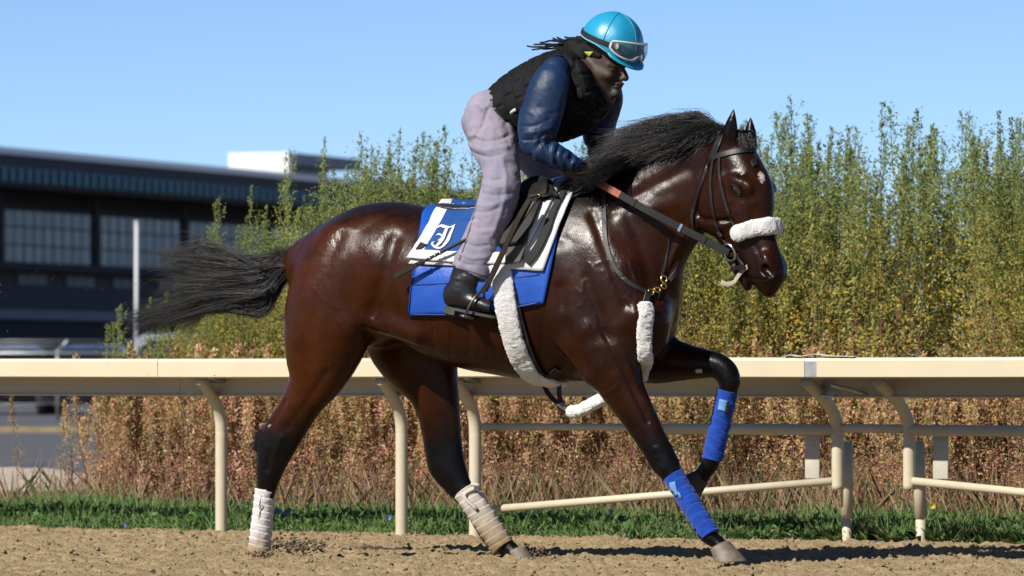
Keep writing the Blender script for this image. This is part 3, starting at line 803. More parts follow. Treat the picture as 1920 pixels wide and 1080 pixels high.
def fleece(name, pts, nn, w, th, mat, parent, seed=0, sides=18, loops=True):
    """a padded sheepskin band: oval tube with curly relief"""
    pts = np.asarray(pts); nn = np.asarray(nn); V = []; sides = 44
    m0 = len(pts); Ln = np.linalg.norm(np.diff(pts, axis=0), axis=1).sum(); n = max(30, int(Ln / .0042)); t_ = np.linspace(0, m0 - 1, n)
    if hasattr(w, '__len__'): w = np.interp(t_, np.arange(m0), w)
    pts = np.stack([np.interp(t_, np.arange(m0), pts[:, c]) for c in range(3)], 1); nn = np.stack([np.interp(t_, np.arange(m0), nn[:, c]) for c in range(3)], 1)
    tang = np.gradient(pts, axis=0); tang /= np.linalg.norm(tang, axis=1)[:, None]
    for i in range(n):
        t = tang[i]; a = unit(nn[i] - t * np.dot(nn[i], t)); s = np.cross(t, a)
        e = min(1.0, .6 + .08 * min(i, n - 1 - i))
        ww = (w[i] if hasattr(w, '__len__') else w) / 2 * e; hh = th / 2 * e
        for j in range(sides):
            q = 2 * pi * j / sides
            V.append(pts[i] + s * ww * np.sign(cos(q)) * abs(cos(q)) ** .7 + a * hh * np.sign(sin(q)) * abs(sin(q)) ** .7)
    V = np.array(V)
    Fc = [(i * sides + j, i * sides + (j + 1) % sides, (i + 1) * sides + (j + 1) % sides, (i + 1) * sides + j) for i in range(n - 1) for j in range(sides)]
    c = np.repeat(pts, sides, axis=0); d = V - c; d /= np.maximum(np.linalg.norm(d, axis=1), 1e-6)[:, None]
    V = V + d * (.0075 * np.abs(noise3(V + seed, 75, 2)) + .0040 * noise3(V + seed, 150, 1) + .005 * noise3(V + seed, 30, 1))[:, None]
    Fc += [tuple(range(sides))[::-1], tuple((n - 1) * sides + j for j in range(sides))]
    return link_mesh(name, V, Fc, mat, parent)

LEATHER = simple_mat('black_leather', (.016, .014, .013), rough=.5, vary=.45, scale=30, bump=.25, bump_scale=160, dist=.002, spec=.35)
BROWN_LEATHER = simple_mat('worn_brown_leather', (.030, .018, .011), rough=.7, vary=.6, scale=22, bump=.3, bump_scale=120, dist=.003, spec=.15)
WEB = simple_mat('black_webbing', (.02, .02, .021), rough=.75, vary=.4, scale=60, bump=.3, bump_scale=300, dist=.002, spec=.25)
FLEECE = simple_mat('white_fleece', (.95, .94, .91), rough=.95, vary=.22, scale=45, bump=.9, bump_scale=230, dist=.006, spec=.1, sheen=.2)
STEEL = simple_mat('bit_steel', (.55, .55, .56), rough=.28, vary=.2, metal=1.0)
BRASS = simple_mat('brass', (.60, .42, .16), rough=.3, vary=.25, metal=1.0)
RUBBER = simple_mat('orange_rein_rubber', (.38, .085, .028), rough=.62, vary=.3, scale=60, bump=.5, bump_scale=240, dist=.002)
VINYL = simple_mat('blue_vinyl', (.012, .095, .52), rough=.36, vary=.12, scale=9, bump=.25, bump_scale=18, dist=.01, spec=.5)
WHITE_CLOTH = simple_mat('white_towel', (.78, .78, .76), rough=.9, vary=.10, scale=30, bump=.4, bump_scale=260, dist=.002, spec=.15)
TAN_PAD = simple_mat('worn_suede', (.13, .11, .085), rough=.85, vary=.4, scale=24, bump=.3, bump_scale=120, dist=.003)

# lower blue pad
V, Fc, U = patch([(792, 404), (1062, 372), (1021, 569), (768, 591)], 44, 26, .014, thick=.008, wob=.004, seed=1, sag=lambda u, w: (0, (4 * sin(pi * u)) * w))
pad = link_mesh('saddle_pad', V, Fc, VINYL, None); to_horse(pad)
tag(pad, 'bright blue vinyl pad hanging lowest under the saddle', 'saddle pad')
pts, nn = strap_path([(779, 534), (850, 531), (940, 524), (1014, 515)], .0165, per=8)
SEAM = simple_mat('blue_seam', (.008, .055, .33), rough=.5)
V, Fc = tube_mesh(pts, .0016, 5); link_mesh('seam', V, Fc, SEAM, pad)
pts, nn = strap_path([(773, 587), (850, 588), (940, 580), (1015, 566)], .0165, per=8)
V, Fc = tube_mesh(pts, .0026, 5); link_mesh('hem', V, Fc, SEAM, pad)
pts, nn = strap_path([(770, 588), (776, 530), (785, 470)], .0165, per=8)
V, Fc = tube_mesh(pts, .0026, 5); link_mesh('hem', V, Fc, SEAM, pad)
# white towel between pad and saddle cloth
V, Fc, U = patch([(836, 404), (1078, 366), (1016, 509), (772, 497)], 44, 22, .026, thick=.005, wob=.004, seed=2, sag=lambda u, w: ((6 * sin(pi * w)) * (1 - 2 * abs(u - .5)) + (6 * w * w if u > .9 else 0), 0))
tw = link_mesh('saddle_towel', V, Fc, WHITE_CLOTH, None); to_horse(tw)
tag(tw, 'white cloth showing as a border between blue saddle cloth and vinyl pad', 'saddle cloth')
# the blue saddle cloth with its white trim: trim follows the cloth's own coordinates
def trim_material():
    m, nt, b = new_mat('blue_cloth_white_trim')
    uv = node(nt, 'ShaderNodeUVMap'); sp = node(nt, 'ShaderNodeSeparateXYZ'); nt.links.new(uv.outputs['UV'], sp.inputs['Vector'])
    tc = node(nt, 'ShaderNodeTexCoord'); nz = node(nt, 'ShaderNodeTexNoise', Scale=20.0, Detail=4.0); nt.links.new(tc.outputs['Object'], nz.inputs['Vector'])
    def gt(sock, t, op='GREATER_THAN'):
        n = node(nt, 'ShaderNodeMath', operation=op); n.inputs[1].default_value = t; nt.links.new(sock, n.inputs[0]); return n.outputs[0]
    def mx(a, c):
        n = node(nt, 'ShaderNodeMath', operation='MAXIMUM'); nt.links.new(a, n.inputs[0]); nt.links.new(c, n.inputs[1]); return n.outputs[0]
    white = mx(mx(gt(sp.outputs['X'], .105, 'LESS_THAN'), gt(sp.outputs['X'], .93)), gt(sp.outputs['Y'], .84))
    rp = node(nt, 'ShaderNodeValToRGB'); rp.color_ramp.elements[0].color = (0.0077, 0.0397, 0.1536, 1); rp.color_ramp.elements[1].color = (0.0109, 0.0544, 0.1984, 1)
    nt.links.new(nz.outputs['Fac'], rp.inputs['Fac'])
    mi = node(nt, 'ShaderNodeMix', data_type='RGBA'); mi.inputs['B'].default_value = (0.4864, 0.4800, 0.4608, 1)
    nt.links.new(white, mi.inputs['Factor']); nt.links.new(rp.outputs['Color'], mi.inputs['A'])
    nt.links.new(mi.outputs['Result'], b.inputs['Base Color']); setin(b, Roughness=.8); b.inputs['Specular IOR Level'].default_value = .2
    bz = node(nt, 'ShaderNodeTexNoise', Scale=220.0, Detail=2.0); nt.links.new(tc.outputs['Object'], bz.inputs['Vector'])
    bp = node(nt, 'ShaderNodeBump', Strength=.3, Distance=.002); nt.links.new(bz.outputs['Fac'], bp.inputs['Height']); nt.links.new(bp.outputs['Normal'], b.inputs['Normal'])
    return m
CLOTHM = trim_material()
V, Fc, U = patch([(822, 400), (1052, 366), (975, 497), (771, 488)], 60, 26, .040, thick=.006, wob=.005, seed=3, sag=lambda u, w: (4 * sin(pi * w) * (u < .5), 5 * sin(pi * u) * w))
cl = link_mesh('saddle_cloth', V, Fc, CLOTHM, None); to_horse(cl); add_uv(cl, U)
tag(cl, 'royal blue saddle cloth with white trim and a white gothic letter', 'saddle cloth')
CS = Surface(V, Fc)
def glyph(strokes, ox, oy, sc, surf, off, parent, mat, th=.003, name='letter'):
    parts = []
    for stroke in strokes:
        p = np.array([(ox + x * sc, oy + y * sc) for x, y, w in stroke]); w = catmull(np.array([[w_ * sc / 450.0] for _, _, w_ in stroke]), 5)[:, 0]
        q = catmull(p, 5); H = [surf.pix(x, y, off) for x, y in q]
        parts.append(tube_mesh([h[0] for h in H], 0, flat=(w, th), normals=[h[1] for h in H]))
    V, Fc = join_meshes(parts)
    return link_mesh(name, V, Fc, mat, parent, smooth=False)
LETTER = simple_mat('white_letter_felt', (.76, .76, .74), rough=.85, vary=.06)
K = 1 / 3.6
glyph([[(362, 356, 6), (384, 340, 20), (412, 346, 24), (445, 350, 14), (486, 332, 6)],
       [(432, 344, 22), (412, 392, 26), (392, 436, 28), (366, 466, 20), (352, 472, 6)],
       [(474, 342, 16), (452, 392, 24), (430, 440, 26), (404, 472, 20)],
       [(412, 468, 16), (380, 488, 14), (346, 480, 16), (326, 458, 12), (344, 446, 6)],
       [(356, 404, 6), (374, 396, 14), (396, 410, 10)], [(366, 440, 5), (382, 430, 12), (392, 428, 8)]], 720, 330, K, CS, .004, cl, LETTER)
# black band and the folded cloth corner behind
V, Fc = tube_mesh(*(lambda a: (a[0], 0))(strap_path([(1062, 368), (1040, 410), (1014, 470), (990, 494)], .036, per=6)), flat=(np.linspace(.026, .044, 19), .006), normals=strap_path([(1062, 368), (1040, 410), (1014, 470), (990, 494)], .036, per=6)[1])
band = link_mesh('binding_band', V, Fc, WEB, cl, smooth=False)
V, Fc, U = patch([(789, 454), (802, 459), (790, 467), (780, 468)], 8, 8, .004, thick=.004, surf=CS, mirror=False, wob=.006, seed=8)
link_mesh('folded_corner', V, Fc, WEB, cl)

# saddle
sad = horse_empty('saddle', 'black leather exercise saddle with low cantle and long flaps', 'saddle')
sf = Field((-.35, -.42, 1.0), (.55, .42, 1.75), .0075)
seat = [((846, 386), .13, .018), ((880, 391), .145, .020), ((925, 388), .13, .022), ((970, 368), .12, .024), ((1005, 346), .10, .030), ((1022, 342), .07, .028)]
sf.chain([(P(x, y + 2, 0), LAT, ra, (.1, 0, 1), rb) for (x, y), ra, rb in seat], k=.01, per=10, tr=.035)
for s in (-1, 1):
    sf.chain([(P(1006, 352, -.06) * [1, -s, 1], (0, 1, -.6), .03, (1, 0, 0), .055), (P(1000, 378, -.15) * [1, -s, 1], (0, 1, -.8), .022, (1, 0, 0), .05)], k=.03, tr=.05)
SV, SQ = sf.mesh(2)
link_mesh('seat', SV, SQ, simple_mat('saddle_seat_leather', (.020, .022, .030), rough=.42, vary=.4, scale=18, bump=.2, bump_scale=120, dist=.002), sad)
FL = simple_mat('saddle_flap_leather', (.012, .010, .009), rough=.6, vary=.55, scale=14, bump=.35, bump_scale=70, dist=.004, col2=(.007, .006, .005), spec=.2)
for nm, cs, off, th, mt in [('flap', [(990, 372), (1034, 362), (986, 466), (942, 470)], .058, .012, FL), ('knee_roll', [(1004, 346), (1037, 352), (1036, 380), (1000, 392)], .066, .022, FL), ('sweat_flap', [(966, 430), (1000, 430), (980, 496), (952, 500)], .050, .008, TAN_PAD)]:
    V, Fc, U = patch(cs, 14, 16, off, thick=th, mirror=False, wob=.006, seed=5, sag=lambda u, w: (3 * sin(pi * w) * (1 if u > .5 else -1), 0))
    link_mesh(nm, V, Fc, mt, sad); link_mesh(nm, np.array(V) * [1, -1, 1], [f[::-1] for f in Fc], mt, sad)
V, Fc = sphere_mesh(HSURF.pix(1004, 354, .078)[0], .006, 10, 6); link_mesh('rivet', V, Fc, BRASS, sad)

# girth with fleece sleeve, all the way under the belly
girth = horse_empty('girth', 'white fleece girth strapped round the barrel behind the elbow', 'girth')
gp, gn = strap_path([(938, 490), (946, 540), (954, 590), (966, 640), (984, 680), (1003, 704)], .020, per=7)
keep = gp[:, 1] < -.03; gp, gn = gp[keep], gn[keep]
ring_p = np.vstack([gp, (gp * [1, -1, 1])[::-1]]); ring_n = np.vstack([gn, (gn * [1, -1, 1])[::-1]])
ring_p = np.vstack([ring_p[:len(gp)], [HSURF.near(np.array([gp[-1][0] + .06, s_ * .06, gp[-1][2] - .12]), .02)[0] for s_ in (-1, 0, 1)], ring_p[len(gp):]]); ring_n = np.vstack([ring_n[:len(gp)], np.tile([0, 0, -1.0], (3, 1)), ring_n[len(gp):]])
for it in range(4): ring_p[1:-1] = (ring_p[:-2] + 2 * ring_p[1:-1] + ring_p[2:]) / 4
tt = np.linspace(0, 1, len(ring_p))
rp_ = np.stack([np.interp(np.linspace(0, 1, 150), tt, ring_p[:, c]) for c in range(3)], 1); rn_ = np.stack([np.interp(np.linspace(0, 1, 150), tt, ring_n[:, c]) for c in range(3)], 1)
fleece('fleece_sleeve', rp_, rn_, .088, .030, FLEECE, girth, seed=3, sides=22)
tp, tn = strap_path([(962, 540), (972, 590), (988, 640), (1010, 690), (1036, 720)], .016, per=6)
V, Fc = tube_mesh(tp, 0, flat=(.030, .006), normals=tn); link_mesh('elastic_edge', V, Fc, WEB, girth, smooth=False)
# breastplate: neck straps, brass snaps, fleece-covered chest and belly strap
bpl = horse_empty('breastplate', 'black breastplate strap with brass snaps and white fleece sleeves on the chest', 'harness')
strap('neck_strap', [(1133, 352), (1133, 400), (1136, 450), (1148, 492), (1176, 528), (1212, 548)], .019, .005, LEATHER, bpl)
strap('neck_strap', [(1228, 548), (1250, 532), (1268, 508), (1272, 490)], .019, .005, LEATHER, bpl, frame_v=.05)
strap('martingale_strap', [(1254, 446), (1252, 470), (1246, 500), (1240, 520)], .010, .004, LEATHER, bpl, frame_v=-.08)
def snap_ring(c, r, nrm, mat, parent, name='snap', tr=.0035, sq=1.0):
    a = unit(np.cross(nrm, [0, 0, 1.0])); b = np.cross(nrm, a)
    pts = [np.array(c) + a * r * cos(t) + b * r * sq * sin(t) for t in np.linspace(0, 2 * pi, 17)]
    V, Fc = tube_mesh(pts, tr, 6, cap=False); return link_mesh(name, V, Fc, mat, parent)
for x, y, r, q in ((1218, 549, .012, 1.0), (1230, 545, .013, .8), (1240, 537, .013, .7), (1242, 524, .013, 1.1)):
    h, n = HSURF.pix(x, y, .014, frame_v=-.05); snap_ring(h, r, n, BRASS, bpl, tr=.0042, sq=q)
cp, cn = strap_path([(1212, 548), (1212, 558), (1210, 568)], .016, per=3, frame_v=-.05); V, Fc = tube_mesh(cp, 0, flat=(.026, .006), normals=cn); link_mesh('chest_strap', V, Fc, LEATHER, bpl, smooth=False)
cp, cn = strap_path([(1208, 568), (1208, 600), (1209, 640), (1210, 680), (1206, 706)], .022, per=12, frame_v=-.05)
fleece('chest_fleece', cp, cn, np.linspace(.064, .054, len(cp)), .034, FLEECE, bpl, seed=9)
q = catmull(np.array([P(1196, 722, -.01), P(1168, 735, -.02), P(1138, 745, -.03), P(1112, 757, -.03), P(1086, 770, -.03), P(1064, 773, -.03)]), 8)
fleece('belly_fleece', q, np.tile([0, -1.0, .2], (len(q), 1)), .050, .046, FLEECE, bpl, seed=12)
for a in ([P(1066, 771, -.03), P(1046, 757, -.03), P(1028, 738, -.02), P(1020, 722, -.01)], [P(1062, 768, -.025), P(1050, 748, -.03), P(1048, 722, -.03)]):
    g = catmull(np.array(a), 5); V, Fc = tube_mesh(g, 0, flat=(.020, .005), normals=np.tile([.5, -.8, .3], (len(g), 1))); link_mesh('girth_loop', V, Fc, LEATHER, bpl, smooth=False)

# bridle
br = horse_empty('bridle', 'black leather bridle with a white fleece noseband and steel bit ring', 'bridle')
def bstrap(name, pix, w, th=.005, off=.005, mat=None): return strap(name, pix, w, th, mat or LEATHER, br, off=off, frame_v=-.15)
bstrap('browband', [(1330, 300), (1348, 292), (1372, 286), (1398, 282), (1418, 283), (1428, 288)], .024)
bstrap('crownpiece', [(1352, 256), (1344, 276), (1335, 298)], .034)
bstrap('throat_lash', [(1336, 296), (1322, 326), (1308, 362), (1299, 396), (1301, 424)], .013, off=.008)
bstrap('cheekpiece', [(1338, 298), (1333, 340), (1336, 384), (1344, 420), (1354, 446), (1364, 458)], .014)
bstrap('noseband_strap', [(1350, 296), (1350, 326), (1357, 364), (1368, 400), (1380, 430)], .012)
np_, nn_ = strap_path([(1378, 440), (1396, 433), (1416, 428), (1436, 425), (1450, 425)], .016, per=8, frame_v=-.15)
end = np.array([hmir(p) for p in np_[::-1]]); en = np.array([n_ - 2 * HLAT * np.dot(n_, HLAT) for n_ in nn_[::-1]])
d = np.array([np.dot(p - HEADF_L0, HLAT) for p in np_]); kk = d < -.004
np_, nn_ = np_[kk], nn_[kk]; end = np.array([hmir(p) for p in np_[::-1]]); en = np.array([n_ - 2 * HLAT * np.dot(n_, HLAT) for n_ in nn_[::-1]])
full = np.vstack([np_, end]); fn = np.vstack([nn_, en]); tt = np.linspace(0, 1, len(full)); t2 = np.linspace(0, 1, 60)
full = np.stack([np.interp(t2, tt, full[:, c]) for c in range(3)], 1); fn = np.stack([np.interp(t2, tt, fn[:, c]) for c in range(3)], 1)
for it in range(8): full[1:-1] = (full[:-2] + 2 * full[1:-1] + full[2:]) / 4
fleece('fleece_noseband', full, fn, .066, .040, FLEECE, br, seed=20)
bc, bn = HSURF.pix(1373, 471, .016, frame_v=-.2)
snap_ring(bc, .036, bn, STEEL, br, 'bit_ring', tr=.0058)
bstrap('buckle_keeper', [(1349, 432), (1354, 440)], .018, off=.012, mat=STEEL)
for a in ([(1362, 474), (1356, 486), (1362, 502), (1376, 504)], [(1376, 486), (1380, 496), (1372, 506)]):
    strap('curb_strap', a, .016, .006, LEATHER, br, off=.014, frame_v=-.18)
TIE = simple_mat('tongue_tie_cloth', (.48, .40, .27), rough=.9, vary=.3, scale=40)
tie = catmull(np.array([HSURF.pix(1404, 500, .008)[0], HSURF.pix(1394, 508, .012)[0], HSURF.pix(1386, 520, .014)[0], HP(1376, 529, -.06), HP(1364, 533, -.075), HP(1352, 529, -.08)]), 5)
V, Fc = tube_mesh(tie, 0, flat=(.019, .004), normals=np.tile(-HLAT, (len(tie), 1))); link_mesh('tongue_tie', V, Fc, TIE, br)

# reins: from the bit to the rider's hands, one on each side of the neck
def rein(pts3, label):
    pts = np.array(pts3); n = 60; t = np.linspace(0, 1, n)
    L = np.stack([np.interp(t, np.linspace(0, 1, len(pts)), pts[:, c]) for c in range(3)], 1)
    for it in range(6):
        for i in range(1, n - 1):
            h, nn, _, _ = HSURF.bvh.find_nearest(Vector(L[i])); dd = (Vector(L[i]) - h).dot(nn)
            if dd < .012: L[i] = np.array(h + nn * .012)
        L[1:-1] = (L[:-2] + L[1:-1] + L[2:]) / 3
    r = horse_empty('rein', label, 'rein', 'reins')
    N = np.tile([-.25, -1.0 if pts[0][1] < .1 else 1.0, .35], (n, 1))
    a = int(n * .58)
    V, Fc = tube_mesh(L[:a], 0, flat=(.030, .006), normals=N[:a]); link_mesh('leather_strap', V, Fc, WEB, r, smooth=False)
    V, Fc = tube_mesh(L[a - 2:], 0, flat=(.031, .011), normals=N[a - 2:]); link_mesh('rubber_grip', V, Fc, RUBBER, r, smooth=False)
    for k in (.10, .20, .44):
        i = int(n * k); V, Fc = tube_mesh([L[i] - (L[i + 1] - L[i]) * .3, L[i] + (L[i + 1] - L[i]) * .3], 0, flat=(.036, .013), normals=N[:2]); link_mesh('keeper', V, Fc, STEEL if k == .20 else WEB, r, smooth=False)
    return r
hand_near, hand_far = P(1090, 322, -.15), P(1120, 312, .10)
rein([bc + bn * .004, P(1218, 397, -.185), P(1130, 347, -.18), hand_near], 'rein with orange rubber grip stretched along the near side of the neck')
fb = hmir(bc); rein([fb, (fb + hand_far) / 2 + np.array([0, .08, .03]), hand_far], 'rein on the far side of the neck, hidden behind mane and bridle')

# leg wraps
def wrap(name, top, bot, v, r0, r1, mat, label, bands=7, slope=.4, mid=None, flare=0.0, seed=0, group='leg wraps'):
    a, b = P(*top, v), P(*bot, v)
    ax = unit(b - a); s = unit(np.cross(ax, LAT)); l = np.cross(s, ax)
    n, m = 120, 44; V = []
    for i in range(n + 1):
        t = i / n
        for j in range(m):
            q = 2 * pi * j / m
            ph = t * bands + slope * cos(q + seed)
            saw = ph - math.floor(ph)
            ease = min(1, saw / .12) if saw < .12 else 1 - .55 * (saw - .12) / .88
            r = (r0 * (1 - t) + r1 * t) + .0075 * ease + flare * max(0, t - .8) * .05
            V.append(a + (b - a) * t + (s * cos(q) + l * sin(q) * .92) * r)
    V = np.array(V); nr = V - (a + np.outer((V - a) @ ax, ax)); nr /= np.linalg.norm(nr, axis=1)[:, None]
    V = V + nr * (.004 * noise3(V + seed * 3.1, 22, 2) + .0018 * noise3(V, 90, 1))[:, None]
    Fc = [(i * m + j, (i + 1) * m + j, (i + 1) * m + (j + 1) % m, i * m + (j + 1) % m) for i in range(n) for j in range(m)]
    Fc += [tuple(range(m)), tuple(n * m + j for j in range(m))[::-1]]
    o = link_mesh(name, V, Fc, mat, None); to_horse(o)
    tag(o, label, 'leg wrap', group)
    return o, Surface(V, Fc)
BLUEW = simple_mat('blue_fleece_bandage', (.012, .075, .46), rough=.92, vary=.28, scale=36, bump=.6, bump_scale=240, dist=.003, spec=.15, sheen=.15)
def soiled(name, clean, dirt, z0, z1):
    m, nt, b = new_mat(name)
    tc = node(nt, 'ShaderNodeTexCoord'); sp = node(nt, 'ShaderNodeSeparateXYZ'); nt.links.new(tc.outputs['Object'], sp.inputs['Vector'])
    nz = node(nt, 'ShaderNodeTexNoise', Scale=17.0, Detail=6.0, Roughness=.7); nt.links.new(tc.outputs['Object'], nz.inputs['Vector'])
    ad = node(nt, 'ShaderNodeMath', operation='MULTIPLY_ADD'); ad.inputs[1].default_value = .16; nt.links.new(nz.outputs['Fac'], ad.inputs[0]); nt.links.new(sp.outputs['Z'], ad.inputs[2])
    mr = node(nt, 'ShaderNodeMapRange'); mr.inputs['From Min'].default_value = z0; mr.inputs['From Max'].default_value = z1
    nt.links.new(ad.outputs['Value'], mr.inputs['Value'])
    mi = node(nt, 'ShaderNodeMix', data_type='RGBA'); mi.inputs['A'].default_value = (*[c_ * ALB for c_ in clean], 1); mi.inputs['B'].default_value = (*[c_ * ALB for c_ in dirt], 1)
    nt.links.new(mr.outputs['Result'], mi.inputs['Factor']); nt.links.new(mi.outputs['Result'], b.inputs['Base Color'])
    setin(b, Roughness=.9); b.inputs['Specular IOR Level'].default_value = .15
    bz = node(nt, 'ShaderNodeTexNoise', Scale=200.0, Detail=3.0); nt.links.new(tc.outputs['Object'], bz.inputs['Vector'])
    bp = node(nt, 'ShaderNodeBump', Strength=.4, Distance=.002); nt.links.new(bz.outputs['Fac'], bp.inputs['Height']); nt.links.new(bp.outputs['Normal'], b.inputs['Normal'])
    return m
WH1 = soiled('white_bandage', (.72, .69, .67), (.42, .31, .19), .20, .11)
WH2 = soiled('soiled_bandage', (.60, .54, .47), (.30, .215, .115), .33, .14)
VEL = simple_mat('light_blue_velcro', (.16, .36, .72), rough=.8, vary=.2)
w1, s1 = wrap('leg_wrap', (1262, 891), (1331, 1004), -.14, .0385, .0385, BLUEW, 'blue fleece bandage on the foreleg planted on the track', seed=1)
w2, s2 = wrap('leg_wrap', (1364, 732), (1336, 861), .16, .0385, .0395, BLUEW, 'blue fleece bandage on the foreleg lifted in the air', seed=2)
w3, s3 = wrap('leg_wrap', (497, 917), (486, 1034), -.14, .0385, .0440, WH1, 'clean white bandage on the trailing hind leg', bands=9, slope=.2, seed=3)
w4, s4 = wrap('leg_wrap', (873, 920), (944, 1027), .15, .0500, .0480, WH2, 'dirt-stained cream bandage on the hind leg under the belly', bands=9, seed=4)
def wrap_tab(surf, pix, parent, mat, name):
    V, Fc, U = patch(pix, 6, 6, .004, thick=.005, surf=surf, mirror=False); return link_mesh(name, V, Fc, mat, parent)
wrap_tab(s1, [(1256, 906), (1266, 903), (1272, 928), (1262, 932)], w1, VEL, 'fastening_tab')
wrap_tab(s2, [(1350, 748), (1364, 752), (1360, 772), (1346, 768)], w2, VEL, 'fastening_tab')
wrap_tab(s2, [(1362, 756), (1369, 758), (1365, 776), (1358, 774)], w2, WEB, 'fastening_tab')
V, Fc = join_meshes([tube_mesh([s3.pix(x, y, .002)[0] for x, y in ((490, 930), (487, 945), (488, 960), (485, 972))], .0014, 5), tube_mesh([s3.pix(x, y, .002)[0] for x, y in ((490, 946), (494, 950), (490, 956))], .0014, 5)])
link_mesh('thread_mark', V, Fc, WEB, w3)
V, Fc = tube_mesh(catmull(np.array([s4.pix(852, 934, .006)[0], s4.pix(872, 930, .008)[0], s4.pix(888, 918, .010)[0], P(897, 910, .09), P(884, 908, .09)]), 5), .008, 8)
link_mesh('knot', V, Fc, WH2, w4)

# riding crop tucked behind the rider's knee
crop = horse_empty('riding_crop', 'brown leather riding crop slanting across the blue saddle cloth', 'riding crop')
a, b = P(738, 519, -.345), P(878, 447, -.335)
L = np.array([a + (b - a) * t for t in np.linspace(0, 1, 30)])
V, Fc = tube_mesh(L[9:], np.linspace(.006, .007, 21), 8); link_mesh('shaft', V, Fc, LEATHER, crop)
V, Fc = tube_mesh(L[:13], 0, flat=(np.r_[.012, .022, np.full(11, .021)], .005), normals=np.tile([.25, -1, .3], (13, 1))); link_mesh('flap', V, Fc, BROWN_LEATHER, crop, smooth=False)
for i in (14, 16, 18): V, Fc = tube_mesh(L[i:i + 2] * .5 + L[i] * .5, .0085, 8); link_mesh('ring', V, Fc, STEEL, crop)
# ================================================================== the rider
RHF = Frame(HF.hit(1135, 110, 0.0), radians(38))
RLAT = np.array([RHF.l @ HF.f, RHF.l @ HF.l, 0.0]); RFWD = np.array([RHF.f @ HF.f, RHF.f @ HF.l, 0.0]); UPV = np.array([0, 0, 1.0])
def RP(px, py, v): return PF(RHF, px, py, v)
def rst(a, b, v, ra):
    s = st(a, b, v, ra, RHF); return (s[0], RLAT, s[2], s[3], s[4])
def far(sts): return [(c * [1, -1, 1], np.array(a) * [1, -1, 1] * -1, ra, np.array(b) * [1, -1, 1], rb) for c, a, ra, b, rb in sts]
def thin(sts, k, d=0.0): return [(c, a, max(ra * k - d, .01), b, max(rb * k - d, .01)) for c, a, ra, b, rb in sts]
LEG = [st((960, 226), (868, 236), -.10, .125), st((972, 272), (882, 278), -.165, .095), st((975, 312), (902, 314), -.205, .085), st((976, 348), (902, 350), -.24, .078),
       st((968, 385), (892, 388), -.265, .072), st((953, 420), (878, 426), -.28, .067), st((936, 466), (860, 466), -.29, .063), st((921, 516), (847, 500), -.295, .060)]
TORSO = [st((910, 182), (972, 258), 0, .150), st((945, 148), (1010, 262), 0, .160), st((985, 121), (1050, 264), 0, .172), st((1030, 100), (1098, 245), 0, .182), st((1066, 92), (1130, 212), 0, .165), st((1078, 106), (1112, 182), 0, .085)]
ARM = [st((1072, 122), (1016, 132), -.165, .075), st((1069, 160), (991, 162), -.215, .074), st((1060, 202), (977, 206), -.235, .070), st((1046, 244), (970, 244), -.25, .066), st((1034, 266), (982, 284), -.25, .060),
       st((1054, 272), (1016, 306), -.238, .055), st((1076, 286), (1052, 319), -.21, .050), st((1092, 298), (1082, 322), -.185, .042)]
FARM = [st((1160, 142), (1100, 140), .165, .075), st((1168, 184), (1100, 185), .21, .072), st((1157, 226), (1090, 230), .22, .066), st((1149, 258), (1096, 268), .205, .060), st((1148, 286), (1104, 292), .17, .052), st((1142, 304), (1116, 310), .13, .044)]
HEADST = [rst((1168, 92), (1092, 84), 0, .072), rst((1170, 116), (1090, 100), 0, .077), rst((1169, 134), (1097, 125), 0, .073), rst((1165, 150), (1108, 148), 0, .064), rst((1160, 164), (1122, 164), 0, .051), rst((1153, 176), (1135, 178), 0, .034)]
NECK = [(P(1070, 128, 0), LAT, .070, (1, 0, 1), .070), (P(1092, 132, -.01), LAT, .062, (1, 0, .6), .064), (RP(1112, 138, 0), RLAT, .060, (1, 0, .2), .066)]

# body: one continuous figure
G5 = .0055
body = Field((-.30, -.46, .95), (.82, .44, 2.28), G5)
body.chain(thin(TORSO, .86), k=.03, per=8, tr=.10)
body.chain([(P(915, 228, -.09), LAT, .08, (0, 0, 1), .10), (P(915, 228, 0), LAT, .08, (0, 0, 1), .10), (P(915, 228, .09), LAT, .08, (0, 0, 1), .10)], k=.05, tr=.09)
for L_ in (LEG, far(LEG)): body.chain(thin(L_, .82), k=.04, per=8)
for L_ in (ARM, FARM): body.chain(thin(L_, .80), k=.03, per=8)
body.chain(NECK, k=.03, per=8)
body.chain(HEADST, k=.02, per=8, tr=.045)
body.chain([(RP(1165, 127, 0), RLAT, .010, (1, 0, .2), .012), (RP(1170, 138, 0), RLAT, .012, (1, 0, .2), .014), (RP(1173, 146, 0), RLAT, .016, (1, 0, .2), .013)], k=.012, tr=.014)        # nose
for s in (-1, 1):
    body.ball(RP(1169, 148, 0) + RLAT * .013 * s, .010, .008)                                   # nostril wings
    body.chain([(RP(1152, 142, 0) + RLAT * .046 * s, RLAT, .018, UPV, .018), (RP(1136, 138, 0) + RLAT * .060 * s, RLAT, .016, UPV, .020)], k=.02, tr=.024)     # cheekbones
    body.chain([(RP(1164, 125, 0) + RLAT * .018 * s, RLAT, .014, UPV, .008), (RP(1155, 122, 0) + RLAT * .042 * s, RLAT, .014, UPV, .009)], k=.012, tr=.012)   # brows
    body.ball(RP(1160, 133, 0) + RLAT * .032 * s + RFWD * .012, (.015, .008, .010), .010, sub=True, axes=(RLAT, RFWD, UPV))                                  # eye sockets
    body.ball(RP(1108, 122, 0) + RLAT * .078 * s, (.012, .022, .032), .008, axes=(RLAT, RFWD, UPV))                                                          # ears
body.chain([(RP(1161, 157, 0) + RLAT * -.020, RLAT, .008, UPV, .005), (RP(1165, 157, 0), RLAT, .009, UPV, .007), (RP(1161, 157, 0) + RLAT * .020, RLAT, .010, UPV, .006)], k=.006, tr=.010)
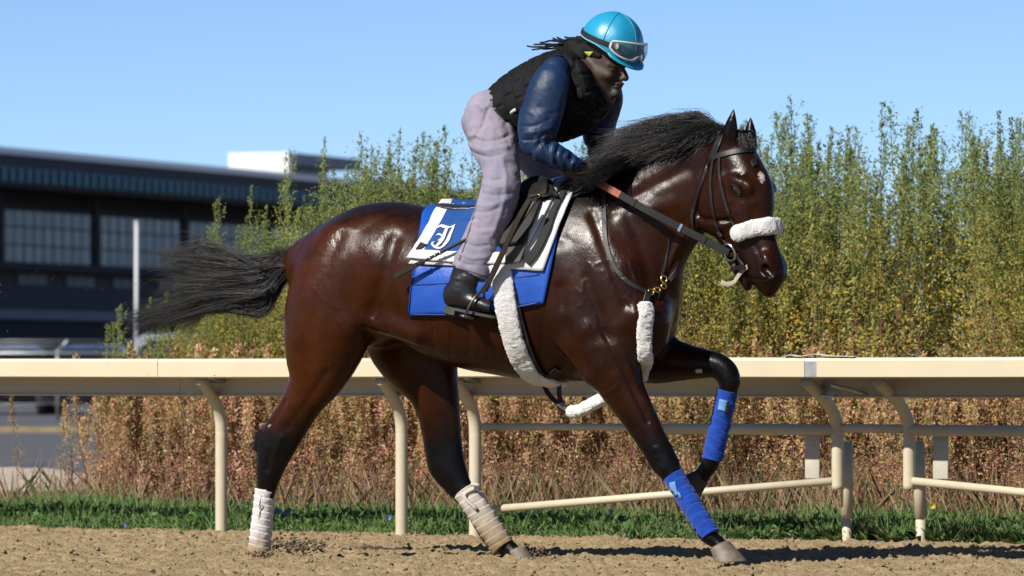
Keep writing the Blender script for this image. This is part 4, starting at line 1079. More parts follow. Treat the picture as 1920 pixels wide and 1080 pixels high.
body.chain([(RP(1158, 163, 0) + RLAT * -.018, RLAT, .008, UPV, .005), (RP(1162, 163, 0), RLAT, .009, UPV, .007), (RP(1158, 163, 0) + RLAT * .018, RLAT, .010, UPV, .006)], k=.006, tr=.010)
body.ball(RP(1154, 174, 0), .022, .012)
# hands: fists closed round the reins, thumb on top
def fist(c, fw, side):
    fw = unit(fw); upw = unit(UPV - fw * np.dot(UPV, fw)); lat = np.cross(fw, upw) * side
    body.chain([(c - fw * .05, lat, .028, upw, .026), (c, lat, .026, upw, .040), (c + fw * .025, lat, .022, upw, .042)], k=.015, tr=.03)
    for i, l in enumerate((.030, .033, .031, .025)):
        b = c + fw * .036 + upw * (.030 - .020 * i)
        body.chain([(b, lat, .009, upw, .0095), (b + fw * .024 - lat * .004, lat, .0088, upw, .0092), (b + fw * .026 - lat * .026, lat, .0085, upw, .009), (b + fw * .004 - lat * l, lat, .008, upw, .0085)], k=.004, per=4, tr=.009)
    t = c + upw * .036 - lat * .010
    body.chain([(t - fw * .02, lat, .012, upw, .012), (t + fw * .012 - lat * .008, lat, .010, upw, .010), (t + fw * .038 - lat * .020, lat, .009, upw, .009)], k=.006, per=4, tr=.010)
fist(hand_near, np.array([.9, .25, -.1]), 1); fist(hand_far, np.array([.9, -.2, -.1]), -1)
BV, BQ = body.mesh(2)
bt = np.tile(np.array([.036, .0185, .0120]), (len(BV), 1)) * (1 + .5 * noise3(BV, 40, 2))[:, None]
chin = RP(1150, 174, 0); beard = (1 - smooth01(np.linalg.norm((BV - chin) * [1, 1, .9], axis=1), .030, .050)) * (noise3(BV, 150, 1) > -.12)
jawm = (1 - smooth01(np.linalg.norm((BV - RP(1140, 172, 0)) * [.8, .7, 1.5], axis=1), .045, .075)) * .75; bt = bt * (1 - jawm[:, None] * (.6 + .4 * (noise3(BV, 120, 1) > 0))[:, None])
bt = bt * (1 - .8 * beard[:, None]) + np.array([.045, .043, .041]) * .8 * beard[:, None]
lips = (1 - smooth01(np.linalg.norm((BV - RP(1165, 161, 0)) * [1, 1, 1.6], axis=1), .018, .034)); bt = bt * (1 + lips[:, None] * np.array([.5, .2, .2]))
person = horse_empty('person', 'rider in turquoise helmet and black padded vest crouching over the bay horse', 'person')
SKIN = simple_mat('dark_skin', (1, 1, 1), rough=.60, vary=.12, scale=60, bump=.25, bump_scale=260, dist=.0015, attr=True, spec=.4)
link_mesh('body', BV, BQ, SKIN, person, colors=bt)
BSURF = Surface(BV, BQ)
LIDS = simple_mat('dark_eyelid', (.040, .020, .014), rough=.6, vary=.2)
EYEW = simple_mat('eye_white', (.10, .085, .075), rough=.2, vary=.1); 
for s in (-1, 1):
    h_, n_ = BSURF.near(RP(1161, 132, 0) + RLAT * .031 * s); c = h_ - n_ * .0058
    V, Fc = sphere_mesh(c, .0095, 14, 10); e = link_mesh('eye', V, Fc, EYEW, person)
    V, Fc = sphere_mesh(c + unit(n_ * .5 + RFWD * .6) * .0046, .0062, 12, 8); link_mesh('iris', V, Fc, EYE, e)
    up_ = unit(UPV - n_ * np.dot(UPV, n_)); sd_ = np.cross(up_, n_)
    lid = [c + n_ * .0072 + sd_ * .014 * cos(t_) + up_ * (.0058 * sin(t_) + .0004) for t_ in np.linspace(0, 2 * pi, 21)]
    V, Fc = tube_mesh(lid, .0031, 6, cap=False); link_mesh('eyelid', V, Fc, LIDS, e)

def fold(V, axis, fine, cross, seed, amp):
    """cloth folds running across the axis"""
    ax = unit(axis); a = V @ ax
    o = V - np.outer(a, ax)
    return amp * noise3(np.c_[a * fine + 2.2 * noise3(V + seed, 9, 2), o[:, 0] * cross + seed, o[:, 2] * cross + o[:, 1] * cross * .7], 1.0, 2)

def press(V, N, surf, lines, fv=-.25):
    out = np.zeros(len(V))
    for pix, dep, wid in lines:
        p = catmull(np.array([surf.pix(x, y, 0, fv)[0] for x, y in pix]), 4); rch = wid * 3
        k = np.all((V > p.min(0) - rch) & (V < p.max(0) + rch), axis=1); out[k] += dep * .7 * np.exp(-(seg_dist(V[k], p) / wid) ** 2)
    return V + N * out[:, None]
# trousers
tr_ = Field((-.30, -.46, 1.0), (.42, .46, 2.0), G5)
tr_.chain([(P(916, 222, -.09), LAT, .09, (0, 0, 1), .115), (P(914, 224, 0), LAT, .09, (0, 0, 1), .12), (P(916, 222, .09), LAT, .09, (0, 0, 1), .115)], k=.05, tr=.10)
tr_.chain([st((905, 186), (962, 250), 0, .145), st((925, 165), (985, 250), 0, .150)], k=.04, tr=.06)
for L_ in (LEG, far(LEG)): tr_.chain(L_, k=.045, per=10)
hem = P(884, 512, -.295); tr_.cut(hem, P(884, 512, -.295) - P(905, 460, -.29))
TV, TQ = tr_.mesh(2); TN = vnormals(TV, TQ)
leg_ax = P(884, 512, -.29) - P(940, 345, -.24)
low = smooth01(TV[:, 2], P(0 + 900, 330)[2], P(900, 480)[2])
am = fold(TV, leg_ax, 17, 5, 1.7, .0065) * (.5 + .8 * np.abs(np.clip((TV[:, 2] - P(900, 350)[2]) * 4, -1, 1))) + fold(TV, [1, 0, .9], 13, 4, 4.2, .008) * smooth01(TV[:, 2], P(900, 360)[2], P(900, 290)[2])
am += .004 * noise3(TV, 12, 2) + .0012 * noise3(TV, 45, 1)
TV = relax(TV + TN * am[:, None], TQ, 1)
TV = press(TV, vnormals(TV, TQ), Surface(TV, TQ), [([(872, 252), (905, 264), (945, 258), (970, 250)], -.010, .008), ([(880, 272), (910, 282), (950, 276)], .008, .010), ([(884, 284), (912, 294), (940, 290)], -.009, .007),
    ([(902, 330), (930, 338), (972, 328)], -.008, .008), ([(906, 344), (936, 352), (974, 344)], .007, .010), ([(904, 362), (934, 366), (970, 360)], -.009, .007), ([(896, 384), (920, 386), (950, 374)], .006, .009), ([(892, 396), (912, 398), (935, 390)], -.007, .006),
    ([(940, 290), (948, 330), (944, 380), (924, 440)], .006, .010), ([(870, 452), (890, 462), (915, 460)], -.006, .006), ([(862, 474), (884, 484), (912, 482)], .007, .008), ([(856, 488), (880, 497), (914, 496)], -.008, .006), ([(915, 205), (905, 235), (890, 262)], -.006, .007)])
TV = relax(TV, TQ, 1)
def denim():
    m, nt, b = new_mat('faded_mauve_grey_denim')
    tc = node(nt, 'ShaderNodeTexCoord')
    n1 = node(nt, 'ShaderNodeTexNoise', Scale=6.5, Detail=5.0, Roughness=.65); nt.links.new(tc.outputs['Object'], n1.inputs['Vector'])
    rp = node(nt, 'ShaderNodeValToRGB'); e = rp.color_ramp.elements
    e[0].position = .32; e[0].color = (.150, .145, .195, 1); e[1].position = .68; e[1].color = (.225, .190, .230, 1)
    x = e.new(.5); x.color = (.185, .170, .215, 1)
    nt.links.new(n1.outputs['Fac'], rp.inputs['Fac'])
    n2 = node(nt, 'ShaderNodeTexNoise', Scale=300.0, Detail=2.0); nt.links.new(tc.outputs['Object'], n2.inputs['Vector'])
    mr = node(nt, 'ShaderNodeMapRange'); mr.inputs['To Min'].default_value = .85; mr.inputs['To Max'].default_value = 1.15; nt.links.new(n2.outputs['Fac'], mr.inputs['Value'])
    mx = node(nt, 'ShaderNodeMix', data_type='RGBA', blend_type='MULTIPLY'); mx.inputs['Factor'].default_value = 1
    nt.links.new(rp.outputs['Color'], mx.inputs['A']); nt.links.new(mr.outputs['Result'], mx.inputs['B']); nt.links.new(mx.outputs['Result'], b.inputs['Base Color'])
    setin(b, Roughness=.88); b.inputs['Specular IOR Level'].default_value = .2
    n3 = node(nt, 'ShaderNodeTexNoise', Scale=22.0, Detail=5.0); nt.links.new(tc.outputs['Object'], n3.inputs['Vector'])
    bp = node(nt, 'ShaderNodeBump', Strength=.35, Distance=.012); nt.links.new(n3.outputs['Fac'], bp.inputs['Height'])
    b2 = node(nt, 'ShaderNodeBump', Strength=.2, Distance=.001); nt.links.new(n2.outputs['Fac'], b2.inputs['Height']); nt.links.new(bp.outputs['Normal'], b2.inputs['Normal']); nt.links.new(b2.outputs['Normal'], b.inputs['Normal'])
    return m
DENIM = denim()
tro = link_mesh('trousers', TV, TQ, DENIM, person)
TS = Surface(TV, TQ)
STITCH = simple_mat('denim_seam', (.15, .125, .155), rough=.9)
for pl in ([(906, 330), (884, 420), (862, 488)], [(848, 500), (880, 508), (916, 520)]):
    pts, nn = strap_path(pl, .0012, TS, 8, -.25); V, Fc = tube_mesh(pts, 0, flat=(.007, .003), normals=nn); link_mesh('seam', V, Fc, STITCH, tro)

# jacket
jk = Field((-.12, -.44, 1.45), (.82, .42, 2.22), G5)
jk.chain(thin(TORSO[:4], .95) + thin(TORSO[4:], .82), k=.03, per=8, tr=.10)
for L_ in (ARM, FARM): jk.chain(L_, k=.03, per=10)
jk.chain([(P(1066, 128, 0), LAT, .084, (1, 0, 1), .080), (P(1084, 144, -.012), LAT, .072, (1, 0, .7), .064), (P(1095, 152, -.02), LAT, .070, (1, 0, .6), .058)], k=.02, per=6, tr=.025)
jk.chain([(P(1098, 152, -.02), LAT, .059, (1, 0, .6), .049), (P(1125, 150, -.03), LAT, .060, (1, 0, .6), .05)], k=.008, per=6, tr=.03, sub=True)
JV, JQ = jk.mesh(2); JN = vnormals(JV, JQ)
up_ax = P(1000, 250, -.25) - P(1030, 150, -.2); fo_ax = P(1085, 312, -.19) - P(1005, 282, -.25)
zc = smooth01(JV[:, 2], P(1000, 245)[2], P(1000, 275)[2])
am = fold(JV, fo_ax, 46, 9, 2.0, .0125) * zc + fold(JV, up_ax, 15, 7, 6.0, .0050) * (1 - zc) + .0030 * noise3(JV, 14, 2)
elb = np.exp(-(np.linalg.norm(JV - P(1015, 262, -.27), axis=1) / .07) ** 2); am += fold(JV, fo_ax + up_ax * -.2, 34, 8, 8.0, .009) * elb
JV = relax(JV + JN * am[:, None], JQ, 1)
lines = [([(978, 262), (1000, 262), (1030, 250)], -.010, .006), ([(982, 250), (1006, 248), (1034, 238)], .007, .008), ([(976, 236), (1000, 236), (1030, 224)], -.006, .006), ([(1012, 200), (1030, 214), (1056, 206)], -.004, .009)]
for i_ in range(11):
    x_ = 1000 + 8.2 * i_; y_ = 276 + 2.6 * i_; lines.append(([(x_ + 6, y_ - 16), (x_ - 2, y_ + 2), (x_ + 2, y_ + 18)], (-.0075 if i_ % 2 else .0055) * (.7 + .5 * ((i_ * 7) % 5) / 5), .0055))
JV = press(JV, vnormals(JV, JQ), Surface(JV, JQ), lines); JV = relax(JV, JQ, 1)
NAVY = simple_mat('navy_nylon', (.012, .034, .096), rough=.46, vary=.25, scale=9, bump=.3, bump_scale=55, dist=.006, spec=.22)
jac = link_mesh('jacket', JV, JQ, NAVY, person)
JS = Surface(JV, JQ)

# padded vest: foam blocks with grooves between
vs = Field((-.14, -.34, 1.45), (.72, .34, 2.22), G5)
vs.chain([(c, a, ra + .012, b, rb + .010) for c, a, ra, b, rb in TORSO[:-1]], k=.03, per=10, tr=.085)
for s in (-1, 1):      # shoulder straps
    vs.chain([(P(1040, 112, -.11) * [1, -s, 1], (0, 1, 0), .055, (0, 0, 1), .03), (P(1066, 112, -.13) * [1, -s, 1], (0, 1, 0), .050, (0, 0, 1), .03), (P(1092, 138, -.13) * [1, -s, 1], (0, 1, 0), .05, (1, 0, 0), .03), (P(1098, 178, -.125) * [1, -s, 1], (0, 1, 0), .05, (1, 0, 0), .035)], k=.02, per=8, tr=.03)
for L_ in (ARM[:4], FARM[:3]):       # armholes
    vs.chain([(c + np.array([0, -.03 if c[1] < 0 else .03, 0]), a, ra + .004, b, rb + .004) for c, a, ra, b, rb in L_], k=.012, per=8, sub=True)
vs.chain([(P(1088, 112, 0), LAT, .070, (1, 0, 1), .072), (P(1125, 122, -.02), LAT, .080, (1, 0, .7), .080)], k=.012, tr=.045, sub=True)
VV, VQ = vs.mesh(2); VN = vnormals(VV, VQ)
sp_ax = unit(TORSO[3][0] - TORSO[0][0]); sp_o = TORSO[0][0]
sc = (VV - sp_o) @ sp_ax; bn_ = unit(np.cross(LAT, sp_ax)); an = np.arctan2(VV[:, 1], -((VV - sp_o) @ bn_) * np.sign(bn_[2]) * -1)
def groove(x, per, w): 
    d = np.abs((x / per + .5) % 1 - .5) * per; return np.exp(-(d / w) ** 2)
row = np.floor(sc / .052)
gr = np.maximum(groove(sc, .052, .0055), groove(an * .17 + .03 * (row % 2), .075, .0055))
VV = VV + VN * (-.0075 * gr + .003 * noise3(VV, 20, 2))[:, None]
VESTM = simple_mat('black_vest_fabric', (.0085, .0085, .010), rough=.75, vary=.35, scale=30, bump=.3, bump_scale=200, dist=.002, spec=.15)
vest = link_mesh('vest', VV, VQ, VESTM, person)
VS = Surface(VV, VQ)
pts, nn = strap_path([(918, 190), (936, 218), (962, 252)], .003, VS, 6); V, Fc = tube_mesh(pts, 0, flat=(.03, .006), normals=nn); link_mesh('side_strap', V, Fc, WEB, vest)
TAGW = simple_mat('white_tag', (.75, .75, .75), rough=.7, vary=.1)
pts, nn = strap_path([(959, 210), (964, 206), (970, 205)], .007, VS, 3); V, Fc = tube_mesh(pts, 0, flat=(.013, .008), normals=nn); link_mesh('fastener', V, Fc, TAGW, vest)
for pl in ([(1078, 190), (1094, 192)], [(1078, 210), (1096, 210)], [(1110, 215), (1118, 206)], [(1108, 240), (1116, 232)]):
    pts, nn = strap_path(pl, .003, VS, 4, 0); V, Fc = tube_mesh(pts, 0, flat=(.006, .004), normals=nn); link_mesh('buckle_strap', V, Fc, WEB, vest)

# boots
BOOT = simple_mat('scuffed_black_boot', (.014, .013, .014), rough=.38, vary=.5, scale=20, bump=.35, bump_scale=60, dist=.004, spec=.45)
SOLE = simple_mat('boot_sole', (.075, .065, .052), rough=.8, vary=.5, scale=30, bump=.4, bump_scale=100, dist=.003)
def boot(side):
    m = np.array([1, -1 if side > 0 else 1, 1])
    f = Field((-.36, -.44, .92), (.22, -.16, 1.34), .005)
    f.chain([st((914, 505), (852, 494), -.295, .050), st((904, 528), (845, 518), -.297, .050), st((897, 545), (836, 540), -.30, .048)], k=.02, per=8)
    f.chain([(P(845, 557, -.30), LAT, .038, (-.2, 0, 1), .042), (P(868, 559, -.30), LAT, .042, (-.1, 0, 1), .044), (P(893, 566, -.30), LAT, .046, (.2, 0, 1), .036), (P(915, 574, -.30), LAT, .044, (.2, 0, 1), .029), (P(929, 579, -.30), LAT, .033, (.2, 0, 1), .022)], k=.025, per=8, tr=.03)
    V, Q = f.mesh(2); N = vnormals(V, Q)
    V = V + N * (fold(V, [.2, 0, 1], 40, 8, 3.3, .006) * smooth01(V[:, 2], P(900, 550)[2], P(900, 525)[2]) + .0015 * noise3(V, 40, 2))[:, None]
    b = link_mesh('boot', V * m, Q if side < 0 else Q[:, ::-1], BOOT, person)
    dn = unit(P(937, 590, -.30) - P(832, 568, -.30)); upn = unit(np.cross(dn, LAT) * -1); upn = upn * np.sign(upn[2])
    o = P(836, 571, -.30)
    def foot_ring(h, grow=0):
        L = .243; pts = []
        for i in range(24):
            t = 2 * pi * i / 24; x = .5 - .5 * cos(t)
            wv = (.034 + .012 * x - .02 * max(0, x - .8)) * abs(sin(t)) ** .6 * np.sign(sin(t))
            pts.append((o + dn * L * x + LAT * wv - upn * (h + .0)) * m)
        return pts
    V, Fc = loft_rings([foot_ring(.004), foot_ring(.014)]); link_mesh('sole', V, Fc if side < 0 else [q[::-1] for q in Fc], SOLE, b, smooth=False)
    hr = [foot_ring(.014), foot_ring(.034)]; hr = [[p for p in r] for r in hr]
    for r in hr:
        for i in range(24):
            x = .5 - .5 * cos(2 * pi * i / 24)
            if x > .27: r[i] = np.array(r[i]) + (dn * .243 * (.27 - x)) * m
    V, Fc = loft_rings(hr); link_mesh('heel', V, Fc if side < 0 else [q[::-1] for q in Fc], SOLE, b, smooth=False)
    return b
boot(-1); boot(1)
# stirrups hang from the saddle
for s in (-1, 1):
    m = np.array([1, -s, 1])
    L = catmull(np.array([P(994, 372, -.30), P(972, 410, -.335), P(944, 470, -.355), P(918, 525, -.36), P(904, 548, -.355)]), 8)
    V, Fc = tube_mesh(L * m, 0, flat=(.026, .006), normals=np.tile(np.array([-.15, -1, .25]) * m, (len(L), 1))); link_mesh('stirrup_leather', V, Fc, BROWN_LEATHER, sad, smooth=False)
    L = catmull(np.array([P(1000, 378, -.30), P(960, 440, -.34), P(930, 500, -.35), P(910, 545, -.35)]), 8)
    V, Fc = tube_mesh(L * m, 0, flat=(.022, .006), normals=np.tile(np.array([-.15, -1, .25]) * m, (len(L), 1))); link_mesh('stirrup_leather', V, Fc, LEATHER, sad, smooth=False)
    c = P(884, 594, -.30); t = P(905, 546, -.315)
    A = [c + LAT * -.058, c + LAT * -.060 + (t - c) * .35, c + LAT * -.045 + (t - c) * .75, t, c + LAT * .045 + (t - c) * .75, c + LAT * .060 + (t - c) * .35, c + LAT * .058]
    V1 = tube_mesh(catmull(np.array(A), 6) * m, .0055, 8); V2 = tube_mesh(np.array([c - LAT * .062, c + LAT * .062]) * m, 0, flat=(.045, .012), normals=np.array([[.2, 0, 1], [.2, 0, 1]]))
    V, Fc = join_meshes([V1, V2]); link_mesh('stirrup_iron', V, Fc, simple_mat('stirrup_metal', (.16, .14, .125), rough=.45, metal=1.0, vary=.5, scale=40), sad)

# helmet with silk cover, peak, harness, goggles
tilt = radians(20)
hf = RFWD * cos(tilt) - UPV * sin(tilt); hu = UPV * cos(tilt) + RFWD * sin(tilt); hl = RLAT
hc = RP(1147, 82, 0); HR_ = np.array([.138, .117, .132])
def hpt(az, el, r=0.0):
    """point over the helmet: azimuth from the front (negative on the near side), elevation above the rim plane"""
    d = np.array([cos(el) * cos(az), cos(el) * sin(az), sin(el)])
    p = d * (HR_ + r); return hc + hf * p[0] + hl * p[1] + hu * p[2]
def rim(az): return radians(-3) - radians(19) * max(0, cos(az)) ** 1.3 + radians(2) * max(0, -cos(az))
n, m_ = 56, 22; V = []
for j in range(m_ + 1):
    for i in range(n):
        az = 2 * pi * i / n; e0 = rim(az); el = e0 + (pi / 2 - e0) * j / m_
        V.append(hpt(az, el, .0012 * sin(az * 8 + 2) * cos(el)))
for i in range(n): V.append(hpt(2 * pi * i / n, rim(2 * pi * i / n), -.014))
Fc = [(j * n + i, j * n + (i + 1) % n, (j + 1) * n + (i + 1) % n, (j + 1) * n + i) for j in range(m_) for i in range(n)]
b0 = (m_ + 1) * n
Fc += [(i, b0 + i, b0 + (i + 1) % n, (i + 1) % n) for i in range(n)] + [tuple(b0 + i for i in range(n))]
SILK = simple_mat('turquoise_helmet_silk', (.012, .345, .580), rough=.40, vary=.10, scale=14, bump=.25, bump_scale=26, dist=.006, spec=.5)
hel = link_mesh('helmet', V, Fc, SILK, person)
HS = Surface(V, Fc)
# peak
pk = []; 
for j in range(6):
    for i in range(21):
        a = radians(-62 + 124 * i / 20); t = j / 5; c_ = max(0.0, 1 - abs(a / radians(62)) ** 2.2)
        base = hpt(a, rim(a) + radians(3), -.002); outw = unit(hf * cos(a) + hl * sin(a) * .55 - hu * .28)
        pk.append(base + outw * .036 * t * c_ ** .6 - hu * .006 * t * t)
pk = np.array(pk); N_ = len(pk); pv = np.vstack([pk, pk - hu * .005]); pf = []
for j in range(5):
    for i in range(20):
        a, b, c, d = j * 21 + i, j * 21 + i + 1, (j + 1) * 21 + i + 1, (j + 1) * 21 + i
        pf += [(a, d, c, b), (a + N_, b + N_, c + N_, d + N_)]
for i in range(20): a, b = 105 + i, 105 + i + 1; pf.append((a, a + N_, b + N_, b))
link_mesh('peak', pv, pf, SILK, hel)
SEAMB = simple_mat('silk_seam', (.05, .42, .66), rough=.5)
for ln in ([hpt(radians(-8), radians(e), .0012) for e in range(-10, 91, 8)], [hpt(radians(-75), radians(e), .0012) for e in range(5, 91, 8)], [hpt(radians(172), radians(e), .0012) for e in range(0, 91, 8)]):
    V, Fc = tube_mesh(ln, .0014, 5); link_mesh('seam', V, Fc, SEAMB, hel)
pts = [hpt(a, rim(a) + radians(1), .001) for a in np.linspace(-pi, pi, 60)]; V, Fc = tube_mesh(pts, .0022, 5, cap=False); link_mesh('rim_piping', V, Fc, simple_mat('pale_piping', (.35, .6, .72), rough=.6), hel)
# goggles pushed up on the helmet
def gtop(a): return radians(17) - radians(5) * abs(a / radians(58)) ** 3
def gbot(a): return radians(-11) + radians(9) * math.exp(-(a / radians(9)) ** 2) + radians(12) * abs(a / radians(58)) ** 4
gg = 25; lens = [hpt(radians(-58 + 116 * i / (gg - 1)), gbot(radians(-58 + 116 * i / (gg - 1))) * (1 - t) + gtop(radians(-58 + 116 * i / (gg - 1))) * t, .016 + .006 * sin(pi * t)) for t in np.linspace(0, 1, 7) for i in range(gg)]
lf = [(j * gg + i, j * gg + i + 1, (j + 1) * gg + i + 1, (j + 1) * gg + i) for j in range(6) for i in range(gg - 1)]
lm, nt, b = new_mat('goggle_lens'); setin(b, Roughness=.06, Alpha=.38); b.inputs['Base Color'].default_value = (.05, .07, .085, 1); b.inputs['Specular IOR Level'].default_value = .6
gog = link_mesh('goggles', lens, lf, lm, person)
loop = [hpt(a, gtop(a), .014) for a in np.radians(np.linspace(-58, 58, 30))] + [hpt(a, gbot(a), .014) for a in np.radians(np.linspace(58, -58, 40))]
loop.append(loop[0]); V, Fc = tube_mesh(loop, .0048, 7, cap=False); link_mesh('goggle_frame', V, Fc, simple_mat('white_goggle_frame', (.72, .70, .66), rough=.5, vary=.1), gog)
V, Fc = sphere_mesh(hpt(radians(-49), radians(6), .019), (.013, .013, .005), axes=(unit(np.cross(hl, hu)), hu, unit(hpt(radians(-49), radians(6)) - hc))); link_mesh('vent', V, Fc, simple_mat('grey_vent', (.35, .34, .29), rough=.7), gog)
sp_ = [hpt(radians(a), radians(5 + .02 * (a + 58) * -1), .004) for a in range(-60, -300, -8)]
V, Fc = tube_mesh(sp_, 0, flat=(.019, .004), normals=[unit(p - hc) for p in sp_]); link_mesh('goggle_strap', V, Fc, WEB, hel, smooth=False)
V, Fc = tube_mesh([hpt(radians(-57), radians(5), .008), hpt(radians(-61), radians(5), .008)], 0, flat=(.022, .006), normals=[unit(hpt(radians(-58), 0) - hc)] * 2); link_mesh('strap_buckle', V, Fc, TAGW, gog, smooth=False)
# harness: padded ear cover and chin strap
hn = Field((.30, -.30, 1.75), (.75, .22, 2.20), .005)
for s in (-1, 1):
    q = lambda x, y, o=.0: RP(x, y, 0) + RLAT * (.078 + o) * s
    hn.chain([(q(1096, 84), RLAT, .026, (1, 0, 0), .040), (q(1102, 100, .006), RLAT, .024, (1, 0, 0), .046), (q(1107, 116, .006), RLAT, .022, (1, 0, 0), .042), (q(1111, 130), RLAT, .014, (1, 0, 0), .024)], k=.02, per=6, tr=.02)
    hn.chain([(q(1118, 92), RLAT, .016, (0, 0, 1), .026), (q(1140, 106, -.008), RLAT, .012, (0, 0, 1), .014)], k=.015, per=6, tr=.02)
    hn.chain([(q(1110, 122), RLAT, .008, (1, 0, 0), .010), (q(1113, 140, -.006), RLAT, .007, (1, 0, 0), .009), (q(1122, 158, -.018), RLAT, .007, (1, 0, 0), .009), (q(1136, 176, -.046), RLAT, .007, (1, 0, 0), .009), (RP(1142, 182, 0), RLAT, .007, (1, 0, 0), .009)], k=.006, per=8, tr=.008)
NV_, NQ_ = hn.mesh(1)
har = link_mesh('helmet_harness', NV_, NQ_, VESTM, person)
NS = Surface(NV_, NQ_)
YEL = simple_mat('fluorescent_yellow', (.62, .66, .02), rough=.7, vary=.1)
for tri in ([(1096, 97), (1113, 97), (1106, 105), (1103, 105)], [(1124, 110), (1132, 105), (1140, 110.5), (1131, 111)]):
    V, Fc, U = patch(tri, 5, 5, .004, thick=.004, surf=NS, mirror=False); link_mesh('reflective_patch', V, Fc, YEL, har)
# dreadlocks streaming back
DREAD = simple_mat('dreadlock_hair', (.010, .009, .009), rough=.8, vary=.5, scale=80, bump=.8, bump_scale=260, dist=.004, spec=.2)
dr = []; rr = np.random.default_rng(21)
ends = [(990, 88), (1004, 84), (1018, 90), (1030, 78), (1042, 74), (1046, 84), (1054, 92), (1062, 78), (1064, 100), (1070, 90), (1074, 108), (1080, 112), (1060, 70), (1084, 104), (1078, 98), (1070, 104), (998, 92), (1012, 80), (1024, 84), (1036, 92), (1050, 80), (1048, 98), (1058, 104), (1068, 112), (1036, 72)]
for ex, ey in ends:
    sx, sy = 1094 + rr.uniform(-5, 5), rr.uniform(72, 96); v = rr.uniform(-.07, .05)
    mx_ = sx * .55 + ex * .45
    g = catmull(np.array([RP(sx, sy, v), RP(sx - (sx - ex) * .25, sy - 5 + rr.uniform(-3, 4), v * 1.05), RP(mx_, (sy + ey) / 2 - 3 + rr.uniform(-5, 5), v * 1.1), RP(ex, ey, v * 1.1)]), 9)
    g = g + .016 * np.linspace(0, 1, len(g))[:, None] * np.stack([noise3(g * 1.0 + ex + c_, 18) for c_ in (0, 5, 9)], 1)
    rad = np.linspace(.0075, .0035, len(g)) * (1 + .25 * noise3(g + ey, 70))
    dr.append(tube_mesh(g, rad, 7))
V, Fc = join_meshes(dr); link_mesh('dreadlocks', V, Fc, DREAD, person)
# ================================================================== the place: track, grass strip, parking lot, far ground
RF = Frame((-.537, 3.30, 0.0), radians(30))                      # the rail's frame: u along the rail, v away from the track
def R3(u, v, z): return RF.wld(np.array([u, v, z], float))
def R_on(px, py, v): return RF.loc(RF.hit(px, py, v))

def ground_mat(name, c1, c2, c3, scale, bump, dist, bscale=60, rough=.95):
    c1, c2, c3 = [tuple(x * ALB for x in c) for c in (c1, c2, c3)]
    m, nt, b = new_mat(name)
    tc = node(nt, 'ShaderNodeTexCoord')
    n1 = node(nt, 'ShaderNodeTexNoise', Scale=scale, Detail=8.0, Roughness=.65); nt.links.new(tc.outputs['Object'], n1.inputs['Vector'])
    n2 = node(nt, 'ShaderNodeTexNoise', Scale=scale * 9, Detail=4.0, Roughness=.7); nt.links.new(tc.outputs['Object'], n2.inputs['Vector'])
    rp = node(nt, 'ShaderNodeValToRGB'); e = rp.color_ramp.elements
    e[0].position = .3; e[0].color = (*c1, 1); e[1].position = .72; e[1].color = (*c3, 1); x = e.new(.5); x.color = (*c2, 1)
    mx = node(nt, 'ShaderNodeMix', data_type='FLOAT'); mx.inputs['Factor'].default_value = .45
    nt.links.new(n1.outputs['Fac'], mx.inputs['A']); nt.links.new(n2.outputs['Fac'], mx.inputs['B']); nt.links.new(mx.outputs['Result'], rp.inputs['Fac'])
    nt.links.new(rp.outputs['Color'], b.inputs['Base Color']); setin(b, Roughness=rough); b.inputs['Specular IOR Level'].default_value = .15
    n3 = node(nt, 'ShaderNodeTexNoise', Scale=bscale, Detail=5.0, Roughness=.7); nt.links.new(tc.outputs['Object'], n3.inputs['Vector'])
    bp = node(nt, 'ShaderNodeBump', Strength=bump, Distance=dist); nt.links.new(n3.outputs['Fac'], bp.inputs['Height']); nt.links.new(bp.outputs['Normal'], b.inputs['Normal'])
    return m
DIRT = ground_mat('track_dirt', (.27, .190, .095), (.42, .31, .170), (.58, .44, .26), 5.0, .8, .012, 90)
SOIL = ground_mat('dry_soil', (.12, .085, .05), (.20, .145, .085), (.28, .21, .13), .6, .6, .03, 20)
ASPH = ground_mat('asphalt', (.085, .088, .098), (.12, .123, .135), (.15, .152, .165), .35, .4, .01, 60, rough=.8)

g = link_mesh('ground', [(-3500, -60, -.06), (3500, -60, -.06), (3500, 5200, -.06), (-3500, 5200, -.06)], [(0, 1, 2, 3)], SOIL, smooth=False); tag(g, kind='structure')
# the harrowed dirt of the track, with real clods and hollows
xs = np.arange(-4.2, 4.2001, .0165); ys = np.concatenate([np.arange(-4.5, -1.6, .045), np.arange(-1.6, 6.2, .019)])
X, Y = np.meshgrid(xs, ys, indexing='ij'); pt = np.c_[X.ravel(), Y.ravel(), np.zeros(X.size)]
z = .016 * noise3(pt, 2.1, 2) + .018 * noise3(pt + 3, 8, 2) + .027 * np.abs(noise3(pt + 9, 18, 2)) + .026 * noise3(pt + 21, 40, 2)
z += .009 * np.sin(2 * pi * (RF.loc(pt)[:, 1] + .05 * noise3(pt, 1.5, 2)) / .17) * (.6 + .8 * noise3(pt + 40, 2.5, 1))      # harrow furrows along the rail
z -= .012
rl = RF.loc(pt)                                                   # beyond the rail the dirt runs out under the grass
z = z * (1 - .75 * smooth01(rl[:, 1], .1, .6)) - .05 * smooth01(rl[:, 1], .35, .9)
z = z + .012 * np.exp(-((rl[:, 1] + .02) / .10) ** 2) * (1 + noise3(pt, 6, 2))
for (px, py), r, dz in (((490, 1046), .10, .030), ((975, 1048), .09, .022), ((560, 1030), .12, .012), ((1395, 1060), .07, -.008)):   # thrown up round the hooves
    c = on_ground(px, py); d = np.linalg.norm(pt[:, :2] - c[:2], axis=1); z += dz * np.exp(-(d / r) ** 2) * (1 + 1.2 * noise3(pt, 30, 2))
